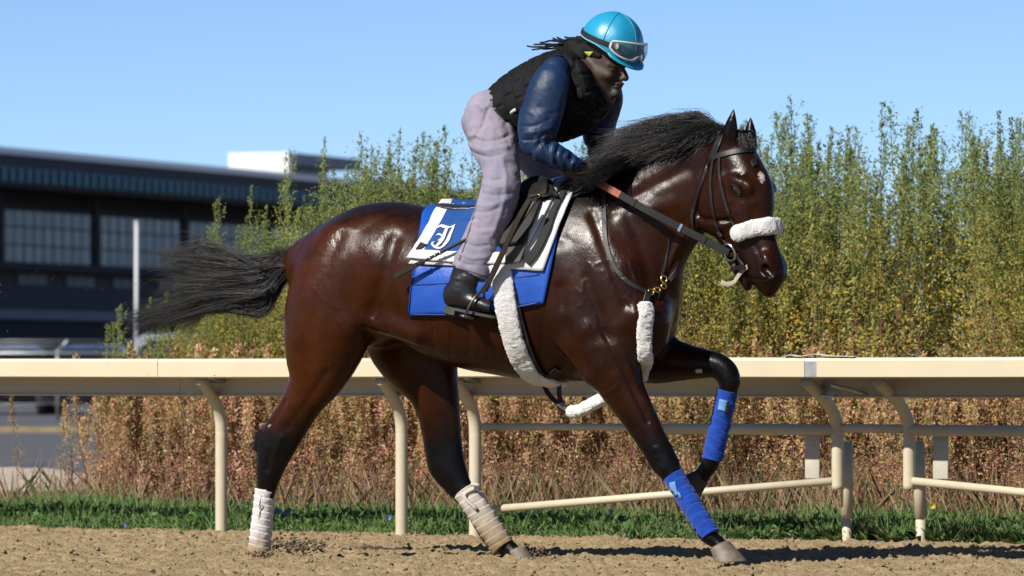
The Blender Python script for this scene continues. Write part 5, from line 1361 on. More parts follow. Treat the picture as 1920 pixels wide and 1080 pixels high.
nx, ny = X.shape; pt[:, 2] = z
ii = (np.arange(nx - 1)[:, None] * ny + np.arange(ny - 1)[None]).ravel()
o = link_mesh('track', pt, np.stack([ii, ii + ny, ii + ny + 1, ii + 1], 1), DIRT, smooth=True); tag(o, kind='structure')
def dirt_z(x, y):
    i = int(np.clip(round((x + 4.2) / .0165), 0, nx - 1)); j = int(np.argmin(np.abs(ys - y))); return z[i * ny + j]
# wide flat remainder of the track towards the camera and to both sides
o = link_mesh('track_apron', [(-60, -40, -.045), (60, -40, -.045)] + [tuple(RF.wld(np.array([u, .5, -.045]))) for u in (60, -60)], [(0, 1, 2, 3)], DIRT, smooth=False); tag(o, kind='structure')
# loose clods
def clod_mesh(centres, sizes, seed=0, flat=.75):
    r = np.random.default_rng(seed)
    base = np.array([(0, 0, 1), (1, 0, .1), (.3, .95, -.1), (-.8, .6, .15), (-.8, -.6, -.1), (.3, -.95, .1), (0, 0, -1)], float)
    f0 = np.array([(0, 1, 2), (0, 2, 3), (0, 3, 4), (0, 4, 5), (0, 5, 1), (6, 2, 1), (6, 3, 2), (6, 4, 3), (6, 5, 4), (6, 1, 5)])
    n = len(centres); V = np.repeat(base[None], n, 0) * (1 + .35 * r.normal(size=(n, 7, 1))) * np.asarray(sizes)[:, None, None] * np.array([1, 1, flat])
    a = r.uniform(0, 6.28, n); c, s = np.cos(a)[:, None], np.sin(a)[:, None]
    V = np.stack([V[..., 0] * c - V[..., 1] * s, V[..., 0] * s + V[..., 1] * c, V[..., 2]], -1) + np.asarray(centres)[:, None]
    Fc = (f0[None] + (np.arange(n) * 7)[:, None, None]).reshape(-1, 3)
    return V.reshape(-1, 3), Fc
r = np.random.default_rng(31); cc, ss = [], []
for i in range(11000):
    x, y = r.uniform(-3.0, 3.0), r.uniform(-1.8, 4.6)
    if RF.loc(np.array([x, y, 0]))[1] > .12: continue
    s = .0035 + .0075 * r.random() ** 3 + (.007 * r.random() if i % 9 == 0 else 0); cc.append((x, y, dirt_z(x, y) + s * .3)); ss.append(s)
V, Fc = clod_mesh(cc, ss, 1)
CLOD = simple_mat('dirt_clod', (.42, .31, .185), rough=.95, vary=.45, scale=40, bump=.5, bump_scale=200, dist=.004, spec=.1)
o = link_mesh('dirt_clods', V, Fc, CLOD, smooth=False); tag(o, 'loose brown clods scattered over the dirt track', 'dirt', kind='stuff')
cc, ss = [], []
for i in range(230):                                               # kicked up by the trailing hind hoof
    a = r.random(); px = 505 + 100 * a + 12 * r.normal(); c = on_ground(px, 1043 - 10 * a); hgt = abs(r.normal()) * (.055 - .035 * a)
    cc.append((c[0], c[1] + r.normal() * .08, .01 + hgt)); ss.append(.003 + .008 * r.random() ** 2)
for (px, py) in ((492, 1048), (984, 1046), (996, 1043)):
    for i in range(60):
        c = on_ground(px + 14 * r.normal(), py); cc.append((c[0], c[1] + r.normal() * .05, .012 + abs(r.normal()) * .012)); ss.append(.003 + .008 * r.random() ** 2)
V, Fc = clod_mesh(cc, ss, 2, 1.0); WETCLOD = simple_mat('damp_clod', (.22, .15, .08), rough=.95, vary=.4, scale=40)
o = link_mesh('kicked_dirt', V, Fc, WETCLOD, smooth=False); tag(o, 'clumps of damp dirt kicked up behind the white-bandaged hind hoof', 'dirt', kind='stuff')
cc, ss = [], []
for i in range(120):
    px, py = r.uniform(0, 430), r.uniform(470, 960); cc.append(pixel_world(px, py, r.uniform(21.6, 23.6))); ss.append(.0012 + .0022 * r.random() ** 2)
V, Fc = clod_mesh(cc, ss, 3, 1.0)
o = link_mesh('flying_dirt', V, Fc, WETCLOD, smooth=False); tag(o, 'fine specks of dirt flying in the air behind the horse', 'dirt', kind='stuff')

# soil bank under grass and weeds
us = np.arange(-9, 9.01, .12); vs_ = np.arange(.25, 9.01, .12); U_, V_ = np.meshgrid(us, vs_, indexing='ij')
zz = -.03 + .05 * smooth01(V_.ravel(), .25, .8) - .08 * smooth01(V_.ravel(), 7.5, 9.0) + .02 * noise3(np.c_[U_.ravel(), V_.ravel(), 0 * U_.ravel()], 2.0, 2)
w = RF.wld(np.c_[U_.ravel(), V_.ravel(), zz]); nx_, ny_ = U_.shape; ii = (np.arange(nx_ - 1)[:, None] * ny_ + np.arange(ny_ - 1)[None]).ravel()
o = link_mesh('verge', w, np.stack([ii, ii + ny_, ii + ny_ + 1, ii + 1], 1), SOIL); tag(o, kind='structure')
# car park asphalt beyond, with a painted kerb line
o = link_mesh('parking_lot', [(-70, 21, -.030), (40, 21, -.030), (40, 240, -.030), (-70, 240, -.030)], [(0, 1, 2, 3)], ASPH, smooth=False); tag(o, kind='structure')

# ------------------------------------------------------------------ leaf cards helper: many small folded leaves in one mesh
def leaf_mesh(pos, dirs, length, width, tone, seed=0, droop=.25, face=0.0):
    """pos n x 3, dirs n x 3 (unit), each leaf two triangles folded along the midrib"""
    r = np.random.default_rng(seed); n = len(pos)
    side = np.cross(dirs, r.normal(size=(n, 3)) * (1 if face == 0 else .62) + np.array(sun_from) * face * 1.4); side /= np.maximum(np.linalg.norm(side, axis=1), 1e-6)[:, None]
    nrm = np.cross(side, dirs)
    L, W = length[:, None], width[:, None]
    base = pos; tip = pos + dirs * L - np.array([0, 0, 1.0]) * L * droop * r.random((n, 1))
    mid = pos + dirs * L * .45
    l = mid + side * W / 2 + nrm * W * .15; rr_ = mid - side * W / 2 + nrm * W * .15
    V = np.stack([base, l, tip, rr_], 1).reshape(-1, 3); tone = tone * ALB
    i = np.arange(n) * 4
    Fc = np.vstack([np.stack([i, i + 1, i + 2], 1), np.stack([i, i + 2, i + 3], 1)])
    return V, Fc, np.repeat(tone, 4, axis=0)
def leaf_material(name, trans=.35, rough=.6):
    m, nt, b = new_mat(name)
    at = node(nt, 'ShaderNodeAttribute'); at.attribute_name = 'tone'
    oi = node(nt, 'ShaderNodeObjectInfo'); mr = node(nt, 'ShaderNodeMapRange'); mr.inputs['To Min'].default_value = .78; mr.inputs['To Max'].default_value = 1.2
    nt.links.new(oi.outputs['Random'], mr.inputs['Value'])
    mx = node(nt, 'ShaderNodeMix', data_type='RGBA', blend_type='MULTIPLY'); mx.inputs['Factor'].default_value = 1
    nt.links.new(at.outputs['Color'], mx.inputs['A']); nt.links.new(mr.outputs['Result'], mx.inputs['B'])
    nt.links.new(mx.outputs['Result'], b.inputs['Base Color']); setin(b, Roughness=rough); b.inputs['Specular IOR Level'].default_value = .25
    tl = node(nt, 'ShaderNodeBsdfTranslucent'); nt.links.new(mx.outputs['Result'], tl.inputs['Color'])
    ms = node(nt, 'ShaderNodeMixShader'); ms.inputs['Fac'].default_value = trans
    nt.links.new(b.outputs['BSDF'], ms.inputs[1]); nt.links.new(tl.outputs['BSDF'], ms.inputs[2])
    nt.links.new(ms.outputs['Shader'], nt.nodes['Material Output'].inputs['Surface'])
    return m
LEAFM = leaf_material('leaf', .45)

# grass strip along the rail
r = np.random.default_rng(41); n = 100000
gu, gv = r.uniform(-4.2, 4.6, n), .08 + 2.3 * r.random(n) ** 1.15
edge = .10 * noise3(np.c_[gu, 0 * gu, 0 * gu], 2.5, 2) + .30 * smooth01(gu, .9, 2.0); gv = np.maximum(gv, .10 + edge + .04 * r.random(n))
patchy = noise3(np.c_[gu, gv, 0 * gu], 1.6, 2); keep = (patchy > -.22) | (r.random(n) < .5); gu, gv, patchy = gu[keep], gv[keep], patchy[keep]; n = len(gu)
zb = -.03 + .05 * smooth01(gv, .25, .8)
base = RF.wld(np.c_[gu, gv, zb - .01])
hgt = (.06 + .12 * r.random(n) ** 1.5) * (1 + .7 * patchy) * (.55 + .45 * smooth01(gv, .05, .4))
lean = r.normal(size=(n, 3)) * [.45, .45, 0]; dirs = lean + [0, 0, 1]; dirs /= np.linalg.norm(dirs, axis=1)[:, None]
t0 = np.array([.13, .24, .075]); t1 = np.array([.31, .46, .15]); t2 = np.array([.50, .43, .20]); k = r.random((n, 1))
tn = t0 * (1 - k) + t1 * k; dry = (r.random(n) < .07 + .30 * smooth01(gv, 1.2, 2.2)); tn[dry] = t2 * (.6 + .5 * r.random((dry.sum(), 1)))
A = leaf_mesh(base, dirs, hgt, .004 + .004 * r.random(n), tn, 1, droop=.5, face=1.0)
n2 = 3500; gu, gv = r.uniform(-4.2, 4.6, n2), .10 + 1.5 * r.random(n2) ** 1.4
gv = gv + .32 * smooth01(gu, .9, 2.0)
base = RF.wld(np.c_[gu, gv, .0 + .02 * smooth01(gv, .25, .8) + .085 * r.random(n2)])
dirs = r.normal(size=(n2, 3)); dirs[:, 2] = np.abs(dirs[:, 2]) * .7 + .15; dirs /= np.linalg.norm(dirs, axis=1)[:, None]
k = r.random((n2, 1)); B = leaf_mesh(base, dirs, .022 + .030 * r.random(n2), .012 + .016 * r.random(n2), np.array([.08, .19, .04]) * (1 - k) + np.array([.17, .30, .075]) * k, 2)
V = np.vstack([A[0], B[0]]); Fc = np.vstack([A[1], B[1] + len(A[0])])
o = link_mesh('grass', V, Fc, LEAFM, smooth=False, colors=np.vstack([A[2], B[2]])); tag(o, 'short green grass and clover growing along the foot of the rail', 'grass', kind='stuff')

# straw-coloured dry grass where the green runs into the weeds
n = 40000; gu, gv = r.uniform(-4.4, 4.6, n), 1.15 + 1.7 * r.random(n)
keep = (r.random(n) < smooth01(gv, 1.1, 1.7) * (.12 + .88 * smooth01(gu, -2.0, -1.3))); gu, gv = gu[keep], gv[keep]; n = len(gu)
base = RF.wld(np.c_[gu, gv, np.full(n, .01)]); lean = r.normal(size=(n, 3)) * [.32, .32, 0]; dirs = lean + [0, 0, 1]; dirs /= np.linalg.norm(dirs, axis=1)[:, None]
pal = np.array([(.62, .48, .27), (.66, .42, .30), (.50, .26, .17), (.45, .42, .18), (.30, .36, .12)]); tn = pal[r.choice(5, n, p=(.34, .24, .18, .14, .10))] * (.8 + .5 * r.random((n, 1)))
A = leaf_mesh(base, dirs, .10 + .34 * r.random(n) ** 1.6, .0025 + .0035 * r.random(n), tn, 5, droop=.2, face=1.0)
o = link_mesh('dry_grass', A[0], A[1], LEAFM, smooth=False, colors=A[2]); tag(o, 'straw-coloured dry grass between the green strip and the weeds', 'grass', kind='stuff')

# small flowers in the grass
PETAL_B = simple_mat('chicory_petal', (.20, .22, .62), rough=.7, vary=.15); PETAL_Y = simple_mat('yellow_petal', (.65, .50, .03), rough=.7, vary=.15); PETAL_W = simple_mat('pale_petal', (.55, .45, .58), rough=.7, vary=.1)
STEMM = simple_mat('flower_stem', (.06, .11, .03), rough=.8)
def flower(px, py, v, mat, label, size, cat='flower', group=None):
    p = RF.wld(R_on(px, py, v)); base = np.array([p[0], p[1], .0])
    e = tag(empty('wild_flower', base), label, cat, group)
    h = p - base
    st_ = catmull(np.array([(0, 0, 0), (.006, 0, h[2] * .5), (0, 0, h[2])]), 4); V, Fc = tube_mesh(st_, .0022, 5); link_mesh('stem', V, Fc, STEMM, e)
    V, Fc = [], []
    for i in range(14):
        a = 2 * pi * i / 14; d = np.array([cos(a), -.45, sin(a) * .9]); s_ = np.array([-sin(a), 0, cos(a)]); o_ = len(V)
        V += [h, h + d * size * .6 + s_ * size * .16, h + d * size, h + d * size * .6 - s_ * size * .16]; Fc += [(o_, o_ + 1, o_ + 2, o_ + 3)]
    link_mesh('petals', V, Fc, mat, e, smooth=False)
GF = 'blue chicory flowers in the grass'
for px, py, v in ((232, 985, .25), (193, 980, .3), (522, 959, .6), (538, 960, .6), (728, 970, .45), (1645, 1019, .12), (1700, 1016, .15)):
    flower(px, py, v, PETAL_B, 'small blue chicory flower in the grass by the rail', .020, group=GF)
flower(1748, 949, 1.0, PETAL_Y, 'small yellow flower among dry weeds beside the sloping brace', .018)
flower(1146, 958, .6, PETAL_W, 'pale mauve flower beside the blue-bandaged planted foreleg', .014)
# ================================================================== the rail
CREAM = simple_mat('cream_rail_vinyl', (.76, .66, .46), rough=.42, vary=.07, scale=5, bump=.12, bump_scale=30, dist=.004, spec=.4)
CREAMP = simple_mat('cream_painted_pipe', (.72, .63, .45), rough=.48, vary=.12, scale=18, bump=.2, bump_scale=80, dist=.002, spec=.4)
GALV = simple_mat('galvanised_steel', (.46, .47, .48), rough=.42, vary=.3, scale=25, metal=.8)
PLATE = simple_mat('pale_plate', (.66, .62, .50), rough=.6, vary=.15, scale=30)
# hollow section, open below: front plate, top, back plate with a turned-in lip
PROFILE = [(-.236, .757), (-.245, .764), (-.245, .838), (-.240, .848), (-.228, .852), (-.062, .850), (-.045, .838), (-.040, .720), (-.042, .676), (-.050, .668), (-.072, .670),
           (-.072, .676), (-.052, .680), (-.047, .725), (-.053, .830), (-.066, .842), (-.224, .844), (-.236, .838), (-.237, .770), (-.230, .763)]
def rail_panel(parent, u0, u1, mat=None, grow=0.0, name='rail_panel'):
    c = np.array([-.14, .77]); n = len(PROFILE)
    P2 = [c + (np.array(p) - c) * (1 + grow) for p in PROFILE]
    ux = np.linspace(u0, u1, max(2, int((u1 - u0) / .4) + 1))
    V = [R3(u, p[0], p[1] + .0015 * sin(u * 1.7)) - np.array(parent.location) for u in ux for p in P2]
    m = len(ux); Fc = [(i * n + j, (i + 1) * n + j, (i + 1) * n + (j + 1) % n, i * n + (j + 1) % n) for i in range(m - 1) for j in range(n)]
    Fc += [tuple(range(n)), tuple((m - 1) * n + j for j in range(n))[::-1]]
    o = link_mesh(name, V, Fc, mat or CREAM, parent, smooth=False)
    return o
def pipe(parent, name, pts_uvz, rad, mat=None, sides=14, per=8):
    g = catmull(np.array(pts_uvz, float), per) if len(pts_uvz) > 2 else np.array(pts_uvz, float)
    V, Fc = tube_mesh(RF.wld(g) - np.array(parent.location), rad, sides)
    return link_mesh(name, V, Fc, mat or CREAMP, parent)
def u_at(px, v=-.245, py=690): return R_on(px, py, v)[0]
def z_at(px, py, v=0.0): return R_on(px, py, v)[2]
def rail_thing(px0, label):
    p = RF.wld(np.array([u_at(px0), 0, 0])); return tag(empty('track_rail', p), label, 'rail')
ra = rail_thing(700, 'long cream track rail on gooseneck posts running behind the horse')
rb = rail_thing(1750, 'separate cream rail section beyond the steel sleeve joint')
rail_panel(ra, u_at(-2300), u_at(-905)); rail_panel(ra, u_at(-904), u_at(295)); rail_panel(ra, u_at(296), u_at(1508))
rail_panel(ra, u_at(1506), u_at(1532), GALV, -.03, 'joint_sleeve')
rail_panel(rb, u_at(1531), u_at(4300))
# posts: a pipe that bends forward under the rail
def gooseneck(parent, px, z0=-.12, v=0.0, zb=.60, rad=.0295):
    u = u_at(px, v, 900)
    return pipe(parent, 'post', [(u, v, z0), (u, v, .2), (u, v, .46), (u, v, .50), (u, v - .008, .560), (u, v - .035, .615), (u, v - .085, .668), (u, v - .150, .725), (u, v - .19, .75)], rad)
for px in (-1010, -590, 415, 753, 891): gooseneck(ra, px)
for px in (415, 753, 891):                                         # clamp plates under the rail
    u = u_at(px, 0, 900); V, Fc = box_mesh((-.06, -.20, -.012), (.06, .0, .004), .003); V = [RF.wld(np.array([u + v_[0], -.03 + v_[1] * .7, 0.742 + v_[2] - .10 * v_[1]])) - np.array(ra.location) for v_ in V]; link_mesh('clamp', V, Fc, GALV, ra)
def gap_post(parent, px_up, px_low, base_py, lean):
    gv = .15; uu = u_at(px_up, gv, 850); zb = .60
    pipe(parent, 'post', [(uu, gv, z_at(px_up, 918, gv)), (uu, gv, .4), (uu, gv, .48), (uu, gv - .008, .535), (uu, gv - .04, .590), (uu, gv - .10, .638), (uu, gv - .18, .682), (uu, gv - .26, .715), (uu, gv - .33, .745)], .0290)
    lv = .37; ul = u_at(px_low, lv, 930); zt = z_at(px_low, 828, lv); zj = z_at(px_low, 972, lv)
    pipe(parent, 'post_leg', [(ul - lean * .6, lv, zt), (ul, lv, zj)], .0285); pipe(parent, 'post_foot', [(ul, lv, zj + .01), (ul + lean * .3, lv, -.12)], .0235)
gap_post(ra, 1571, 1588, 1020, .004); gap_post(rb, 1705, 1726, 1025, .022)
for px in (3100,): gooseneck(rb, px)
# middle bar in the shade of the rail and the lower brace
z_m = lambda px, py: z_at(px, py, .14)
pipe(ra, 'middle_bar', [(u_at(891, .14, 800), .14, z_m(891, 800)), (u_at(1320, .14, 800), .14, z_m(1320, 802))], .0175)
pipe(ra, 'middle_bar', [(u_at(1250, .14, 800), .14, z_m(1250, 804)), (u_at(1571, .14, 805), .14, z_m(1571, 806))], .0265)
pipe(ra, 'middle_bar', [(u_at(1571, .14, 805), .14, z_m(1571, 803)), (u_at(1700, .14, 805), .14, z_m(1700, 804))], .0205)
pipe(rb, 'middle_bar', [(u_at(1705, .14, 805), .14, z_m(1705, 807)), (u_at(3100, .14, 805), .14, z_m(1705, 807) + .0)], .0265)
pipe(ra, 'lower_brace', [(u_at(895, .14, 956), .14, z_m(895, 957)), (u_at(1562, .14, 902), .14, z_m(1562, 902))], .0185)
pipe(rb, 'lower_brace', [(u_at(1712, .14, 903), .14, z_m(1712, 902)), (u_at(2400, .14, 985), .14, z_m(2400, 972))], .0185)
for par, x0, x1, y0, y1 in ((ra, 1510, 1537, 812, 897), (rb, 1750, 1778, 815, 898)):
    a, b = R_on(x0, y1, .195), R_on(x1, y0, .195); V, Fc = box_mesh((a[0], .190, a[2]), (b[0], .200, b[2]), .002)
    link_mesh('plate', RF.wld(np.array(V)) - np.array(par.location), Fc, PLATE, par)
    h = R_on((x0 + x1) / 2, y0 + 24, .189); V, Fc = sphere_mesh(RF.wld(h) - np.array(par.location), .006, 8, 6); link_mesh('bolt', V, Fc, CREAMP, par)
a = [R_on(1558, 722, -.17), R_on(1600, 732, -.10), R_on(1626, 741, -.05)]; pipe(ra, 'under_strap', a, .009, GALV)
# loose plastic strip lying along the top of the joint
q = np.array([(1470, .855), (1482, .862), (1496, .856), (1512, .860), (1530, .866), (1552, .858), (1580, .856), (1602, .855)])
g = catmull(np.array([(u_at(x), -.225, zz_) for x, zz_ in q]), 5); V, Fc = tube_mesh(RF.wld(g), 0, flat=(.05, .003), normals=np.tile([0, 0, 1.0], (len(g), 1)))
o = link_mesh('plastic_strip', V, Fc, TAGW, smooth=False); tag(o, 'loose white plastic strip lying on top of the rail joint', 'strip')
# ================================================================== tall weeds behind the rail
STEMW = leaf_material('weed_stem', .0, .8)
def weed_variant(seed, H, stems, spread, leaves, kind):
    """one clump: upright stems with short ascending side shoots, all set with small leaves; returns foliage and stem meshes"""
    r = np.random.default_rng(seed); pos, dirs, ln, wd, tone = [], [], [], [], []; SV, SF, ST, so = [], [], [], 0
    for s in range(stems):
        h = H * (r.uniform(.72, 1.0) if s else 1.0); bx, by = r.normal() * spread, r.normal() * spread
        lx, ly = r.normal() * .06 * h, r.normal() * .06 * h
        def axis(t): return np.stack([bx + lx * t + .02 * np.sin(5 * t + s), by + ly * t + .02 * np.cos(4 * t + s), h * t], -1)
        line = axis(np.linspace(0, 1, 9)); V, Fc = tube_mesh(line, np.linspace(.0042, .0010, 9), 4, cap=False)
        SV.append(np.array(V)); SF.append(np.array(Fc) + so); so += len(V)
        ST.append(np.repeat(np.where(np.linspace(0, 1, 9)[:, None] < .6, np.array([[.24, .095, .075]]), np.array([[.16, .17, .07]])), 4, axis=0))
        nb = int(30 * h / 2) if kind == 'tall' else 14
        for b in range(nb):
            t = .12 + .85 * (b + r.random()) / nb; o_ = axis(np.array([t]))[0]; az = r.uniform(0, 6.28)
            L = (.05 + .34 * (1 - t) ** .8 * (.5 + r.random())) * h / 2 * (1.3 if kind == 'tall' else .9); up = r.uniform(.85, 2.2)
            d = unit(np.array([cos(az), sin(az), up])); k = max(6, int(leaves * (.5 + L * 2.6) * (1.5 if t < .45 else 1.0)))
            tt = r.random(k) ** .8; p = o_ + np.outer(tt * L, d) + r.normal(size=(k, 3)) * .010
            pos.append(p); dd = d * .9 + r.normal(size=(k, 3)) * .75; dd /= np.linalg.norm(dd, axis=1)[:, None]; dirs.append(dd)
            size = (.013 + .021 * r.random(k)) * (1.0 - .2 * t) * (.72 if kind == 'dry' else 1); ln.append(size); wd.append(size * r.uniform(.28, .5, k))
        k = int(leaves * 9); tt = 1 - .28 * r.random(k) ** 1.3; p = axis(tt) + r.normal(size=(k, 3)) * (.007 + .03 * (1 - tt))[:, None]                 # the plume at the tip
        pos.append(p); dd = np.array([0, 0, 1.0]) + r.normal(size=(k, 3)) * .6; dirs.append(dd / np.linalg.norm(dd, axis=1)[:, None]); size = .010 + .016 * r.random(k); ln.append(size); wd.append(size * .45)
    pos = np.vstack(pos); dirs = np.vstack(dirs); ln = np.concatenate(ln); wd = np.concatenate(wd); n = len(pos)
    zf = pos[:, 2] + .16 * r.normal(size=n)
    green = np.array([.26, .32, .095]); dgreen = np.array([.17, .215, .07]); olive = np.array([.42, .37, .085]); yellow = np.array([.62, .44, .055]); orange = np.array([.60, .27, .07]); rust = np.array([.60, .28, .17]); pink = np.array([.74, .43, .33]); tan_ = np.array([.70, .52, .30])
    k = r.random((n, 1)); top = green * (1 - k) + dgreen * k * .6 + green * k * .4
    a = smooth01(zf, 1.10, 1.75)[:, None]; b_ = smooth01(zf, .45, 1.0)[:, None]
    q = r.random(n); m_ = seed % 3; e1, e2, e3 = ((.30, .66, .86), (.42, .56, .76), (.18, .36, .68))[m_]; low = np.where((q < e1)[:, None], rust, np.where((q < e2)[:, None], pink, np.where((q < e3)[:, None], tan_, olive)))
    mid = np.where((q < .14)[:, None], yellow, np.where((q < .20)[:, None], orange, np.where((q < .72)[:, None], olive, green)))
    if kind == 'dry': b_ = b_ * .35; a = a * 0
    T = (top * a + mid * 1.12 * (1 - a)) * b_ + low * 1.08 * (1 - b_); T = T * (.85 + .6 * r.random((n, 1)))
    V, Fc, C = leaf_mesh(pos, dirs, ln, wd, T, seed, face=1.0)       # leaves turn their faces to the sun
    return (V, Fc, C), (np.vstack(SV), np.vstack(SF), np.vstack(ST))
def make_plant(name, var):
    (V, Fc, C), (SV, SF, ST) = var; ST = ST * ALB
    f = link_mesh(name, V, Fc, LEAFM, smooth=False, colors=C); s = link_mesh('stem', SV, SF, STEMW, f, smooth=False, colors=ST)
    return f, s
def place_copy(f, s, loc, rz, sc, label, group, first):
    if first: a, b = f, s
    else:
        a = f.copy(); COL.objects.link(a); b = s.copy(); COL.objects.link(b); b.parent = a
    a.location = loc; a.rotation_euler = (0, 0, rz); a.scale = sc; tag(a, label, 'weed', group)
    return a
tall = [make_plant('tall_weed', weed_variant(100 + i, 2.0, 5 + i % 3, .11, 19, 'tall')) for i in range(10)]
dryp = [make_plant('dry_weed', weed_variant(200 + i, .85, 9, .14, 24, 'dry')) for i in range(6)]
used = set(); r = np.random.default_rng(77)
def height_at(px):
    return np.interp(px, [-200, 60, 190, 235, 300, 380, 450, 560, 680, 760, 860, 1000, 1180, 1300, 1450, 1620, 1760, 1900, 2200], [.3, .3, .45, .9, .95, 1.50, 1.58, 1.68, 2.00, 2.04, 2.02, 2.02, 2.06, 2.08, 2.18, 2.08, 2.14, 2.06, 2.15])
def z_ground(v): return float(-.03 + .05 * smooth01(np.array([v]), .25, .8)[0])
GT, GD = 'tall weeds in the thicket behind the rail', 'dry red-brown weeds along the foot of the thicket'
U_POST = [u_at(p_, 0, 900) for p_ in (415, 753, 891, 1571, 1705)]
def where(u):
    return ('past the single gooseneck post towards the grandstand', 'behind the rail span before the two close-set posts', 'straight behind the two close-set gooseneck posts', 'behind the rail span with the sloping brace', 'behind the gap posts at the steel sleeve joint', 'behind the rail section past the sleeve joint')[sum(u > q_ for q_ in U_POST)]
def row(v, a_, b_): return 'front row' if v < a_ else ('middle row' if v < b_ else 'back row')
nt_ = 0
for k in range(400):
    u, v = r.uniform(-4.6, 4.6), 2.15 + 3.0 * r.random() ** 1.15
    w = RF.wld(np.array([u, v, z_ground(v)])); d = w[1] + CAM_D; px = 960 + F_PX * w[0] / d
    if px < 215 or px > 2150: continue
    if px < 420 and r.random() < .35: continue
    h = height_at(px) * (.78 + .26 * r.random() ** .7) * (.94 + .06 * d / 29)
    i = int(r.integers(len(tall))); f, s = tall[i]; first = i not in used; used.add(i)
    sc = h / 2.0; place_copy(f, s, w, r.uniform(-.7, .7), (max(sc, .8) * r.uniform(.85, 1.15),) * 2 + (sc,), ('tall' if h > 2.0 else 'shorter') + ' feathery green weed, ' + row(v, 2.9, 4.0) + ', ' + where(u), GT, first); nt_ += 1
used2 = set()
for k in range(210):
    u, v = r.uniform(-4.4, 4.6), 1.75 + 1.1 * r.random()
    w = RF.wld(np.array([u, v, z_ground(v)])); d = w[1] + CAM_D; px = 960 + F_PX * w[0] / d
    if px < -120 or px > 2100: continue
    if px < 190 and r.random() < .88: continue
    if px < 290 and r.random() < .55: continue
    sc = r.uniform(.7, 1.15) * (1 if px > 200 else .8); i = int(r.integers(len(dryp))); f, s = dryp[i]; first = i not in used2; used2.add(i)
    place_copy(f, s, w, r.uniform(-.7, .7), (sc * 1.1, sc * 1.1, sc), ('pinkish', 'rust-brown', 'tan')[(200 + i + 0) % 3] + ' dry knee-high weed ' + where(u), GD, first)
# single plants that stand out against the grandstand
for px, py, v, lab in ((233, 560, 2.4, 'lone short weed with a pointed tip against the dark grandstand beside the white pole'), (555, 262, 3.2, 'slender weed whose tip rises in front of the white rooftop box'), (420, 352, 2.8, 'thin upright weed in front of the teal canopy of the grandstand')):
    top = RF.hit(px, py, v); i = 3; f, s = tall[i]; b = np.array([top[0], top[1], z_ground(v)]); h = top[2] - b[2]
    a = place_copy(f, s, b, .1 * v, (.62, .62, h / 2.0), lab, None, False); 
    if 'group' in a: del a['group']
print('weeds', nt_)
# ================================================================== far things: fence, pole, cars, grandstand
def at_far(px, d, z=0.0): return np.array([(px - 960.0) / F_PX * d, d - CAM_D, z])
def z_far(py, d): return CAM_H + (HOR_Y - py) / F_PX * d
# pale gravel heap at the edge of the car park
c = on_ground(-30, 925); V, Fc = [], []
n1, n2 = 26, 14
for i in range(n1 + 1):
    for j in range(n2 + 1):
        x, y = (i / n1 - .5) * 2.2, (j / n2 - .5) * 3.0; e = max(0, 1 - (x / 1.0) ** 2 - (y / 1.4) ** 2)
        V.append((x, y, -.05 + .20 * e ** .6)); 
V = np.array(V); V[:, 2] += .03 * noise3(V + 4, 7, 3) * (V[:, 2] > -.03)
Fc = [(i * (n2 + 1) + j, (i + 1) * (n2 + 1) + j, (i + 1) * (n2 + 1) + j + 1, i * (n2 + 1) + j + 1) for i in range(n1) for j in range(n2)]
GRAV = ground_mat('pale_gravel', (.5, .40, .31), (.72, .60, .49), (.9, .78, .66), 6, .9, .03, 45)
o = link_mesh('gravel_heap', V, Fc, GRAV, loc=(c[0], c[1] + 1.0, 0)); tag(o, 'low heap of pale gravel at the edge of the car park', 'gravel')
# yellow kerb in the car park
YK = simple_mat('yellow_kerb_paint', (.42, .31, .16), rough=.7, vary=.35, scale=6)
V, Fc = box_mesh((-3.5, -.08, -.05), (2.2, .08, .045), .01); o = link_mesh('kerb', V, Fc, YK, loc=tuple(at_far(90, 75)), smooth=False); tag(o, 'worn yellow kerb across the grey car park', 'kerb')
# white pole
WP = simple_mat('white_pole_paint', (.72, .73, .74), rough=.5, vary=.1, scale=4)
pd = 92.0; e = tag(empty('white_pole', at_far(256, pd, -.03)), 'slim white pole standing in front of the dark grandstand', 'pole')
V, Fc = tube_mesh([(0, 0, 0), (0, 0, z_far(420, pd) + .03)], .034, 12); link_mesh('shaft', V, Fc, WP, e); V, Fc = sphere_mesh((0, 0, z_far(418, pd) + .03), .042, 12, 8); link_mesh('cap', V, Fc, WP, e)
V, Fc = box_mesh((-.12, -.12, 0), (.12, .12, .03), .006); link_mesh('base_plate', V, Fc, GALV, e)
# chain-link fence: posts with slanting arms, top rail, strained wires
fd = 96.0; fe = tag(empty('wire_fence', at_far(60, fd, -.03)), 'galvanised wire fence with slanted post tops along the car park', 'fence')
spx = [at_far(x, fd)[0] - at_far(60, fd)[0] for x in (-190, -41, 108, 257, 406)]
for x in spx:
    V, Fc = tube_mesh([(x, 0, 0), (x, 0, 1.28)], .030, 10); p = link_mesh('post', V, Fc, GALV, fe)
    V, Fc = tube_mesh([(x, 0, 1.25), (x + .20, -.12, 1.46)], .020, 8); link_mesh('arm', V, Fc, GALV, p)
V, Fc = tube_mesh([(spx[0], -.03, 1.22), (spx[-1], -.03, 1.22)], .019, 8); link_mesh('top_rail', V, Fc, GALV, fe)
for zz_ in (.3, .6, .9): V, Fc = tube_mesh([(spx[0], -.03, zz_), (spx[-1], -.03, zz_)], .004, 5); link_mesh('wire', V, Fc, GALV, fe)
for dz in (.05, .12, .19): V, Fc = tube_mesh([(spx[0] + dz, -.6 * dz, 1.26 + dz), (spx[-1] + dz, -.6 * dz, 1.26 + dz)], .005, 5); link_mesh('wire', V, Fc, GALV, fe)

